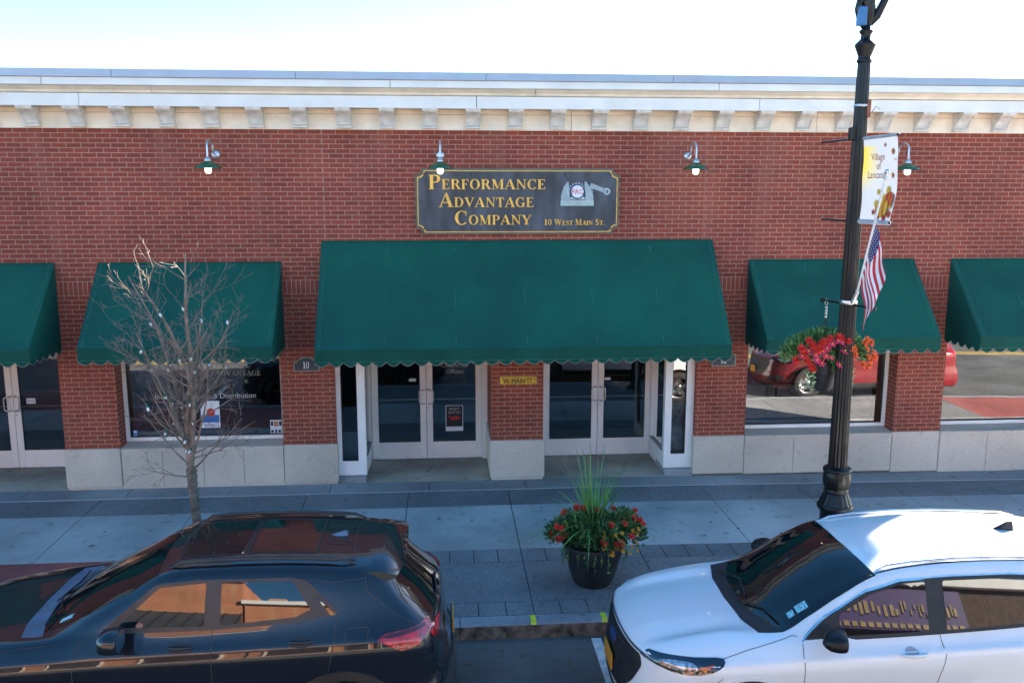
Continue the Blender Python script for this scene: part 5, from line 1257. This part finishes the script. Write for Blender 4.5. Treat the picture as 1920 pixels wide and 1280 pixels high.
mLO = M('print_orange', (.62,.14,.02), .7); mLY = M('print_yellow', (.72,.42,.03), .7); mLR = M('print_red', (.48,.04,.015), .7)
k_ = 0
for cx, cy, r, rot, c in lv_:
    k_ += 1; m_ = MB(); P = maple(cx, cy, r, rot)
    for sgn in (-1, 1):
        V = [bpt(p[0], (p[1]-cy)*.85+cy, sgn*(.004+.0007*k_)) for p in P]; cidx = len(V); V.append(bpt(cx, cy, sgn*(.004+.0007*k_)))
        m_.add(V, [(i, (i+1)%cidx, cidx) for i in range(cidx)], 0)
    part('printed_leaf', m_, {'o':mLO,'y':mLY,'r':mLR}[c], bn)
for (cx, cy, rx, ry, c) in ((.86,.27,.10,.10,mLO),(.72,.17,.15,.115,mLY)):
    m_ = MB(); k_ += 1
    for q in range(5):
        k_ += .5
        for sgn in (-1, 1):
            ex = cx+(q-2)*rx*.38; w_ = rx*.34; V = [bpt(ex+w_*cos(2*pi*i/16), cy+ry*(1-.12*abs(q-2))*sin(2*pi*i/16), sgn*(.005+.0007*k_)) for i in range(16)]
            m_.add(V, [tuple(range(16))], q % 2)
    part('printed_pumpkin', m_, [c, mLO if c == mLY else mLR], bn)
# ---- flag
F0 = Vector((LX+.02, LY-.12, 3.30)); F1 = Vector((4.40,-4.60,4.635))
fl = thing('flag', tuple(F0), 'stars and stripes flag hanging limp from a white pole on the lamp post', 'flag')
m_ = MB(); m_.tube([F0, F1], .012, 10); part('pole', m_, M('white_pole', (.72,.70,.66), .4), fl)
m_ = MB(); m_.sphere(F1+Vector((0,0,.01)), .026, 12, 8); m_.sphere(F1+(F1-F0).normalized()*-.05, .022, 10, 6); part('finial', m_, mSteel, fl)
m_ = MB(); m_.tube([Vector((LX-.0,LY-.10,3.26)), F0+(F1-F0)*.07], [.028,.02], 10); m_.lathe((LX,LY,3.24), [(.093,0),(.096,.01),(.096,.03),(.093,.04)], 24); part('bracket', m_, mSteel, fl)
# cloth: hoist runs down the pole, fly hangs in folds
m_ = MB(); H0 = F0+(F1-F0)*.64; H1 = F0+(F1-F0)*.16; NU, NV = 26, 39
dirx = Vector((1,0,0)); V = []; 
def flag_pt(u, v):   # v along hoist 0 top..1 bottom, u along the fly
    a = H0+(H1-H0)*v
    # the fly end drops: cloth hangs nearly straight down from the upper hoist, fanned to the right
    drop = Vector((.13*u*(1-.55*v), -.03*u, -(.52+.10*v)*u*(.35+.65*u)))
    fold = .05*sin(u*9+v*5.0)*u+.03*sin(v*12+u*4)*u
    lift = Vector((0,0,.06*u*v))
    return a+drop+lift+Vector((.02*sin(v*8)*u, fold, 0))
V = [flag_pt(i/NU, j/NV) for j in range(NV+1) for i in range(NU+1)]
for j in range(NV):
    for i in range(NU):
        a = j*(NU+1)+i; st_ = (j*13//NV) % 2; canton = (i/NU < .42 and j/NV < 7/13)
        m_.add([V[a],V[a+1],V[a+NU+2],V[a+NU+1]], [(0,1,2,3)], 2 if canton else st_, smooth=True)
m_.sm = [True]*len(m_.f)
mFR = M('flag_red', (.52,.02,.035), .7); mFW = M('flag_white', (.70,.70,.72), .7); mFB = M('flag_blue', (.02,.025,.12), .7)
for q_ in (0,): pass
fc = part('cloth', m_, [mFR, mFW, mFB], fl)
m_ = MB()
for r_i in range(9):
    for c_i in range(5 if r_i % 2 else 6):
        u = .42*((c_i+.5+(.5 if r_i % 2 else 0))/6); v = (7/13)*((r_i+.6)/9.2); p = flag_pt(u, v)
        for off in (-.004, .004):
            P = [p+Vector((.0065*(1 if i % 2 == 0 else .45)*cos(pi/2+i*pi/5), off, .0085*(1 if i % 2 == 0 else .45)*sin(pi/2+i*pi/5))) for i in range(10)]
            m_.add(P, [tuple(range(10))], 0)
part('star', m_, mFW, fl)['kind'] = 'stuff'
# ================================================================== PLANTS
def leaf_quad(mb, p, d, up, ln, wd, m=0, fold=.3):
    d = d.normalized(); sd_ = d.cross(up); 
    if sd_.length < 1e-4: sd_ = Vector((1,0,0))
    sd_.normalize(); n = sd_.cross(d).normalized()
    mb.add([p, p+d*ln*.45+sd_*wd/2+n*wd*fold*.4, p+d*ln, p+d*ln*.45-sd_*wd/2+n*wd*fold*.4, p+d*ln*.5], [(0,1,4),(1,2,4),(4,2,3),(0,4,3)], m)
def rv(r): 
    while True:
        v = Vector((r.uniform(-1,1), r.uniform(-1,1), r.uniform(-1,1)))
        if .05 < v.length < 1: return v.normalized()
def foliage(mb, c, ra, rz, n, r, size, stemc=None, m=0, up=.5):
    for _ in range(n):
        d = rv(r); d.z = abs(d.z)*1.1-.25; k = r.random()**.4; p = Vector((c[0]+d.x*ra*k, c[1]+d.y*ra*k, c[2]+d.z*rz*k))
        q = (d+rv(r)*.6+Vector((0,0,up))).normalized(); s = size*r.uniform(.6,1.2)
        leaf_quad(mb, p, q, rv(r), s, s*.42, m if r.random() < .8 else (m+1) % 2)
def flower_mesh(name, mat, r=.03, lay=3, n=11, cmat=None):
    m_ = MB(); rr = random.Random(5)
    for L_ in range(lay):
        el = .15+L_*.42
        for i in range(n-2*L_):
            a = 2*pi*(i+.5*L_)/(n-2*L_); d = Vector((cos(a)*cos(el), sin(a)*cos(el), sin(el)))
            leaf_quad(m_, d*.004, d, Vector((0,0,1)), r*(1-.12*L_)*rr.uniform(.85,1.1), r*.55, 0, .2)
    m_.sphere((0,0,.008), r*.28, 8, 4, 1)
    return mesh_of(name, m_, [mat, cmat or mat])
FM = {'red': flower_mesh('flower', mRed, cmat=mInkR), 'orange': flower_mesh('flower', mOrg, cmat=mYelF), 'pink': flower_mesh('flower', mPink, .028, 1, 6, mYelF), 'yellow': flower_mesh('flower', mYelF, .017, 2, 9)}
def flower(root, kind, p, n, sc=1.):
    o = bpy.data.objects.new('flower', FM[kind]); COL.objects.link(o); o.parent = root
    o.location = Vector(p)-ORG[root.name]; o.rotation_euler = Vector(n).to_track_quat('Z','Y').to_euler(); o.scale = (sc,sc,sc); o['label'] = kind+' flower'
    return o
# planter on the pavement
PX, PY = 1.68, -3.70
pl = thing('planter', (PX,PY,0), 'large dark round planter with spiky grass and red and yellow flowers between the two cars', 'planter')
mb = MB(); mb.lathe((PX,PY,0), [(.001,.002),(.20,.002),(.225,.03),(.275,.17),(.318,.33),(.352,.46),(.362,.495),(.36,.505),(.345,.505),(.335,.48),(.325,.42)], 48); part('pot', mb, mPot, pl)
mb = MB(); mb.lathe((PX,PY,0), [(.001,.46),(.2,.455),(.326,.44)], 24); part('soil', mb, mSoil, pl)
r = random.Random(11); mb = MB()
for (dx, dy, ra, rz, n) in ((0,0,.38,.26,1300),(-.26,-.08,.26,.31,950),(.30,-.06,.28,.33,1050),(.05,-.22,.26,.22,700),(.0,.22,.34,.28,500),(.43,.02,.15,.22,300),(-.42,-.04,.14,.19,260)):
    foliage(mb, (PX+dx,PY+dy,.60), ra, rz, n, r, .066)
for i in range(60):   # stems
    a = r.random()*6.28; R_ = r.uniform(.15,.42); mb.tube([(PX+.2*cos(a),PY+.2*sin(a),.45),(PX+R_*cos(a),PY+R_*sin(a),.55+.2*r.random())], .003, 4)
part('foliage', mb, [mLeafD, mLeafL], pl)
mb = MB()
for i in range(16):   # trailing sprigs over the rim
    a = -pi/2+r.uniform(-1.4,1.4); x0, y0_ = PX+.34*cos(a), PY+.34*sin(a); L_ = r.uniform(.06,.22)
    mb.tube([(x0,y0_,.48),(x0+.03*cos(a),y0_+.03*sin(a),.46),(x0+.035*cos(a),y0_+.035*sin(a),.46-L_)], .0022, 4)
    for k in range(int(L_*60)): leaf_quad(mb, Vector((x0+.035*cos(a),y0_+.035*sin(a),.46-L_*r.random())), rv(r)+Vector((cos(a),sin(a),0)), rv(r), .03, .02)
part('trailing_sprig', mb, [mLeafL], pl)
mb = MB()
for i in range(95):
    a = r.random()*2*pi; lean = r.uniform(.10,1.3)**.8; L_ = r.uniform(.80,1.32)*(1-.10*lean); base = Vector((PX+.05*cos(a)+r.uniform(-.03,.03), PY+.05*sin(a)+.06, .50)); w_ = r.uniform(.006,.012)
    d = Vector((cos(a),sin(a),0)); side = Vector((-sin(a),cos(a),0)); V = []; N = 8
    for k in range(N+1):
        t = k/N; h = L_*(t*(1-.30*lean*lean*t)); out = L_*lean*(.30*t+.36*t*t); z = h*cos(lean*.75)-.28*lean*lean*L_*t*t*.8
        p = base+d*out+Vector((0,0,max(z,-.3))); ww = w_*(1-t**2.2)+.001
        V += [p+side*ww, p+Vector((0,0,.003)), p-side*ww]
    mb.add(V, [(3*k+j, 3*k+j+1, 3*k+j+4, 3*k+j+3) for k in range(N) for j in (0,1)], 0, smooth=True)
part('spiky_grass', mb, mBlade, pl)
fr = random.Random(4)
for (u, dy, z) in [(-.44,-.10,.70),(-.385,-.12,.69),(-.48,.02,.57),(-.42,-.10,.55),(-.36,-.08,.58),(-.32,.15,.78),(-.34,.12,.77),(-.18,.2,.80),(-.10,.2,.80),(.06,.2,.76),(.16,-.1,.70),(.05,-.28,.57),(.18,-.26,.53),(.24,-.30,.56),(.14,-.05,.64),(.30,.1,.72),(.38,.05,.68),(.30,-.12,.72),(.42,-.02,.74),(.50,.02,.70),(.54,.05,.64),(.36,-.20,.60),(.46,.12,.78),(.22,.15,.80)]:
    flower(pl, 'red', (PX+u*1.03, PY+dy-.12, z+.07), (u*1.2+fr.uniform(-.3,.3), -.7, .7), fr.uniform(1.2,1.6))
for i in range(26):
    u = fr.uniform(.05,.50); flower(pl, 'yellow', (PX+u, PY-.36+abs(u-.2)*.5+fr.uniform(-.03,.03), fr.uniform(.46,.72)), (u,-.8,.5), fr.uniform(1.1,1.6))
for u in (-.30,-.05,-.02): flower(pl, 'yellow', (PX+u, PY-.2, .60), (u,-.8,.5))
# hanging basket
hb = thing('hanging_basket', (HK.x,HK.y,2.20), 'black hanging basket of red, orange and pink flowers behind the lamp post', 'flower basket')
cx, cy = HK.x, HK.y; mb = MB(); mb.lathe((cx,cy,2.20), [(.001,.0),(.10,.0),(.115,.02),(.145,.14),(.175,.30),(.18,.34),(.172,.345),(.165,.32)], 32); mb.lathe((cx,cy,2.20), [(.158,.19),(.165,.195),(.165,.215),(.165,.22)], 32); part('pot', mb, mPot, hb)
mb = MB(); mb.lathe((cx,cy,2.20), [(.001,.33),(.165,.32)], 20); part('soil', mb, mSoil, hb)
mb = MB()
for k in range(3):
    a = 2*pi*k/3+.4; mb.tube([(cx,cy,HK.z-.20),(cx+.17*cos(a),cy+.17*sin(a),2.54)], .0035, 5)
part('hanger', mb, mBlackM, hb)
r = random.Random(21); mb = MB()
for (dx, dy, dz_, ra, rz, n) in ((0,0,.46,.32,.29,1400),(-.24,0,.44,.22,.25,650),(.26,.02,.44,.24,.28,750),(.0,-.15,.42,.24,.2,500),(.36,0,.38,.16,.22,300),(-.34,0,.36,.14,.17,220)):
    foliage(mb, (cx+dx,cy+dy,2.20+dz_), ra, rz, n, r, .066, m=1)
for k in range(26): leaf_quad(mb, Vector((cx+r.uniform(-.0,.18), cy-.2+r.uniform(-.02,.02), 2.52+r.uniform(0,.10))), Vector((r.uniform(-.4,.4),-.6,-.5)), rv(r), .10, .055, 1)
part('foliage', mb, [mLeafD, mLeafL], hb)
for (dx, L_) in ((-.25,.22),(-.19,.28),(.19,.40),(.21,.34),(.27,.22)):
    mb = MB(); x0 = cx+dx; y0_ = cy-.16; P = [(x0,y0_,2.54)]+[(x0+.012*sin(k*1.7+dx*20), y0_-.02, 2.50-L_*k/6) for k in range(7)]
    mb.tube(P, .002, 4)
    for k in range(int(L_*110)): 
        t = r.random(); leaf_quad(mb, Vector((x0+r.uniform(-.012,.012), y0_-.02, 2.50-L_*t)), Vector((r.uniform(-1,1),-.5,r.uniform(-.6,.3))), rv(r), .036, .028)
    part('trailing_vine', mb, mVari, hb)
fl_ = [('pink',-.30,.30),('pink',-.36,.24),('red',-.38,.34),('pink',-.24,.26),('red',-.34,.26),('red',-.32,.18),('red',-.20,.36),('red',-.27,.40),('red',-.23,.33),('red',-.16,.46),('red',-.12,.44),('red',-.08,.50),('red',.02,.51),('red',.07,.51),('red',-.28,.10),('red',-.25,.06),('red',.12,.46),('red',-.42,.17),('red',-.30,.45),('red',-.18,.42),
       ('pink',-.06,.42),('pink',-.16,.32),('pink',-.11,.24),('pink',-.05,.22),('pink',-.20,.17),('pink',-.15,.14),('pink',.05,.44),('pink',.0,.46),('pink',.04,.12),('pink',-.22,.20),('pink',.10,.40),('pink',-.12,.36),('pink',.09,.32),('pink',-.19,.30),
       ('orange',.17,.35),('orange',.22,.34),('orange',.20,.24),('orange',.23,.26),('orange',.40,.46),('orange',.46,.42),('orange',.48,.38),('orange',.40,.32),('orange',.52,.26),('orange',.44,.20),('orange',.55,.18),('orange',.50,.14),('orange',.58,.17),('orange',.46,.08),('orange',.42,.04),('orange',.36,.10),('orange',.52,.20),('orange',.38,.40)]
for kk, dx, dz_ in fl_:
    x_ = dx-.03; yy = cy-(.30*sqrt(max(.05,1-(x_/.55)**2)))+fr.uniform(-.02,.03)*1; flower(hb, kk, (cx+x_*.95, yy-.10, 2.47+dz_*.80), (x_*1.5+fr.uniform(-.3,.3), -.9, .6), fr.uniform(1.2,1.65))
# ================================================================== BARE TREE
TX, TY = -2.815, -3.5
tr = thing('bare_tree', (TX,TY,0), 'slender leafless street tree strung with white bulbs in front of the left awning', 'tree')
r = random.Random(33)
mb = MB(); P = [(TX+.05,TY,-.05),(TX+.03,TY,.3),(TX+.02,TY,.7),(TX+.0,TY,1.1),(TX-.01,TY,1.40)]
mb.tube(P, [.075,.058,.052,.050,.055], 14); part('trunk', mb, mBark, tr)
br = MB(); tw = MB(); paths = []
def grow(p, d, L_, r0, depth, tgt=None):
    n = max(3, int(L_/.09)); P = [p.copy()]; rs = [r0]; q = p.copy(); dd = d.normalized(); bend = rv(r)*.10
    for i in range(n):
        dd = (dd+rv(r)*.09+bend*.12+Vector((0,0,.045 if depth else .03))).normalized(); q = q+dd*(L_/n); P.append(q.copy()); rs.append(max(r0*(1-.75*(i+1)/n), 0.0016))
    (br if depth < 2 else tw).tube(P, rs, 6 if depth < 2 else 4, cap=False)
    if depth < 2: paths.append((P, rs))
    if depth >= 4: return
    cnt = {0: int(L_*5.8), 1: int(L_*5.5)+1, 2: int(L_*6)+1, 3: 1}[depth]
    for k in range(cnt):
        t = r.uniform(.16 if depth else .10, .97); i = min(int(t*n), n-1); b = P[i].lerp(P[i+1], t*n-i); ax = (P[i+1]-P[i]).normalized()
        o = ax.orthogonal(); o.rotate(Matrix.Rotation(r.random()*2*pi, 3, ax)); ang = r.uniform(.45,.85)
        nd = (ax*cos(ang)+o*sin(ang)).normalized()
        ln = {0: r.uniform(.32,.75)*(1.15-.75*t), 1: r.uniform(.16,.42), 2: r.uniform(.08,.22), 3: r.uniform(.04,.10)}[depth]
        if depth == 0 and L_ > 1.5: ln *= 1.15
        grow(b, nd, ln, max(rs[i]*{0:.48,1:.55,2:.65,3:.8}[depth], .0026), depth+1)
top = Vector((TX-.01,TY,1.38))
leaders = [((-.05,0,1),2.45,.042),((.065,.0,1),2.30,.036),((-.24,-.08,1),1.55,.024),((.24,.06,1),1.45,.024),((-.14,.16,1),1.9,.026),((.15,-.18,1),1.7,.026),((-.46,.1,1),1.25,.018),((.50,-.05,1),1.2,.018),((-.38,-.3,.9),1.05,.016),((.38,.3,.9),1.05,.016),((-.70,.0,.85),.85,.013),((.75,.1,.8),.85,.013),((-.9,-.1,.15),.55,.009),((.8,-.2,.3),.75,.010),((.9,.1,.38),.8,.010),((-.75,.25,.5),.8,.011)]
for k, (d, L_, r0) in enumerate(leaders):
    if k < 2: grow(top, Vector(d), L_, r0, 0)
    else:
        z = {True: r.uniform(-.05,.55), False: r.uniform(-.15,.2)}[k < 12]; grow(top+Vector((r.uniform(-.02,.02),0,z if k < 12 else z)), Vector(d), L_, r0, 0 if L_ > 1.4 else 1)
part('branches', br, mTwig, tr); part('twigs', tw, mTwig, tr)
# string lights
sl = thing('string_lights', (TX,TY,.9), 'string of large white bulbs on green wire wound through the bare tree', 'string lights')
mWire = M('green_wire', (.01,.10,.06), .5); mBulbW = M('white_bulb', (.62,.64,.64), .3, var=.03); wr = MB(); r = random.Random(8)
m_ = MB(); m_.lathe((0,0,0), [(.001,-.044),(.007,-.038),(.0125,-.024),(.014,-.014),(.011,0),(.008,.004)], 12); bulb_me = mesh_of('bulb', m_, mBulbW)
m_ = MB(); m_.lathe((0,0,0), [(.011,.0),(.012,.03),(.004,.034)], 10); sock_me = mesh_of('socket', m_, mWire)
P = []
for i in range(60):
    t = i/59; a = t*2*pi*7; P.append((TX+.058*cos(a)-.0*t, TY+.058*sin(a), .95+.5*t))
wr.tube(P, .004, 5)
nb = 0
for (pp, rs) in [paths[0], paths[1]]+[q for q in paths if len(q[0]) > 8][2:12]:
    W = []; N = len(pp)
    for i in range(N*6):
        t = i/(N*6-1)*(N-1)*.92; k = int(t); q = pp[k].lerp(pp[min(k+1,N-1)], t-k); a = i*.55; rr = rs[k]+.006
        W.append(q+Vector((rr*cos(a), rr*sin(a), 0)))
    wr.tube(W, .0028, 4)
    for k in range(3, N-1, 5 if N < 16 else 6):
        if nb >= 30: break
        q = pp[k]+Vector((r.uniform(-.03,.03), -.03+r.uniform(-.02,.01), -.02)); nb += 1
        e = (r.uniform(-.5,.5), r.uniform(-.5,.5), 0)
        o = bpy.data.objects.new('bulb', bulb_me); COL.objects.link(o); o.parent = sl; o.location = q-ORG[sl.name]; o.rotation_euler = e
        o2 = bpy.data.objects.new('socket', sock_me); COL.objects.link(o2); o2.parent = o
part('wire', wr, mWire, sl)
# ================================================================== ACROSS THE STREET (seen mirrored in glass and paint)
def plain_building(name, x0, x1, h, wall_mat, label, roof_mat, cz0, cz1, cdep, sign=None, y=-21.):
    b = thing(name, ((x0+x1)/2, y, 0), label, 'building')
    m_ = MB(); m_.quad((x0,y,0),(x1,y,0),(x1,y,h),(x0,y,h),0,[(x0,0),(x1,0),(x1,h),(x0,h)])
    for xx in (x0, x1): m_.quad((xx,y,0),(xx,y-10,0),(xx,y-10,h),(xx,y,h),0,[(0,0),(10,0),(10,h),(0,h)])
    m_.quad((x0,y-10,h),(x1,y-10,h),(x1,y,h),(x0,y,h),0,[(0,0),(1,0),(1,1),(0,1)])
    part('wall', m_, wall_mat, b)
    m_ = MB(); m_.box(x0-.1, x1+.1, y-.1, y+.15, h, h+.22); part('parapet', m_, mWhite, b)
    n = int((x1-x0)/2.6)
    for i in range(n):
        a = x0+(x1-x0)*(i+.18)/n; c = x0+(x1-x0)*(i+.82)/n
        m_ = MB(); m_.box(a, c, y+.003, y+.03, .5, cz0-.1); w_ = part('window', m_, mCarGlass, b)
        m_ = MB(); m_.box(a-.08, a, y, y+.06, .42, cz0-.05); m_.box(c, c+.08, y, y+.06, .42, cz0-.05); m_.box(a, c, y, y+.06, .42, .5); part('frame', m_, mCream, w_)
        if h > 8:
            m_ = MB(); m_.box(a+.3, c-.3, y+.003, y+.03, cz1+.9, h-.9); part('window', m_, mCarGlass, b)
            m_ = MB(); m_.box(a+.2, c-.2, y+.0, y+.10, cz1+.78, cz1+.9); part('sill', m_, mWhite, b)
    m_ = MB(); m_.prism([(y+.001,cz1),(y+cdep,cz0),(y+cdep,cz0-.12),(y+.001,cz0-.12)], x0, x1, axis='x'); cn = part('canopy', m_, roof_mat, b)
    m_ = MB(); k = int((x1-x0)/.5)
    for i in range(k+1):
        xx = x0+(x1-x0)*i/k; m_.add([(xx-.02,y,cz1+.05),(xx+.02,y,cz1+.05),(xx+.02,y+cdep,cz0+.05),(xx-.02,y+cdep,cz0+.05),(xx-.02,y,cz1),(xx+.02,y,cz1),(xx+.02,y+cdep,cz0),(xx-.02,y+cdep,cz0)], [(0,1,2,3),(0,3,7,4),(1,5,6,2),(3,2,6,7)])
    part('seam', m_, mRubber, cn)
    m_ = MB(); m_.box(x0+.6, x0+1.2, y-1.4, y-.9, h, h+.7); part('chimney', m_, wall_mat, b)
    return b
plain_building('brick_building', -4.9, .4, 5.65, mBrickO, 'lower orange brick building with a chimney, mirrored in the rear window of the black car', mRoofG, 3.4, 4.6, 1.5)
plain_building('brick_building', -22, -5.0, 7.0, mBrickO, 'sunlit orange brick building with a dark standing seam canopy, mirrored in the black car', mRoofG, 3.7, 5.0, 1.5)
mMauve = M('mauve_metal', (.30,.17,.20), .5)
sb = plain_building('shop_building', .8, 17, 5.7, M('brown_stucco', (.09,.055,.04), .85, var=.3), 'low sunlit shop with a purple sign band and mauve canopy, mirrored in the white car', mMauve, 3.3, 4.6, 1.4)
m_ = MB(); m_.box(4.4, 12.5, -20.85, -20.75, 4.7, 5.55); part('sign_band', m_, M('purple_sign', (.045,.018,.12), .5), sb)
m_ = MB(); r = random.Random(2)
x = 4.7
while x < 12.2:
    ww = r.uniform(.05,.16); zz = r.uniform(4.95,5.15); m_.box(x, x+ww, -20.75, -20.72, zz, zz+r.uniform(.08,.26)); x += ww+r.uniform(.04,.16)
for i in range(26): x = 4.6+i*.30; m_.box(x, x+.2, -20.75, -20.72, 4.74, 4.84)
part('sign_ornament', m_, M('sign_tan', (.30,.21,.09), .5), sb)
# leafy tree on the far pavement
ft = thing('leafy_tree', (-1.6,-17.2,0), 'small leafy street tree across the road, mirrored in the black car window', 'tree')
m_ = MB(); m_.tube([(-1.6,-17.2,0),(-1.55,-17.2,1.2),(-1.6,-17.25,2.2)], [.09,.07,.05], 8); part('trunk', m_, mBark, ft)
m_ = MB(); r = random.Random(9)
for k in range(14):
    d = rv(r); c = (-1.6+d.x*.75, -17.2+d.y*.75, 2.75+d.z*.7); foliage(m_, c, .42, .38, 130, r, .13)
part('crown', m_, [mLeafD, mLeafL], ft)
mRedP = M_paint('red_paint', (.17,.010,.016), 0, .35)
white_car((7.25,-5.95,-.20), 'dark red compact SUV parked behind the white one, seen mirrored in the shop window', mRedP)
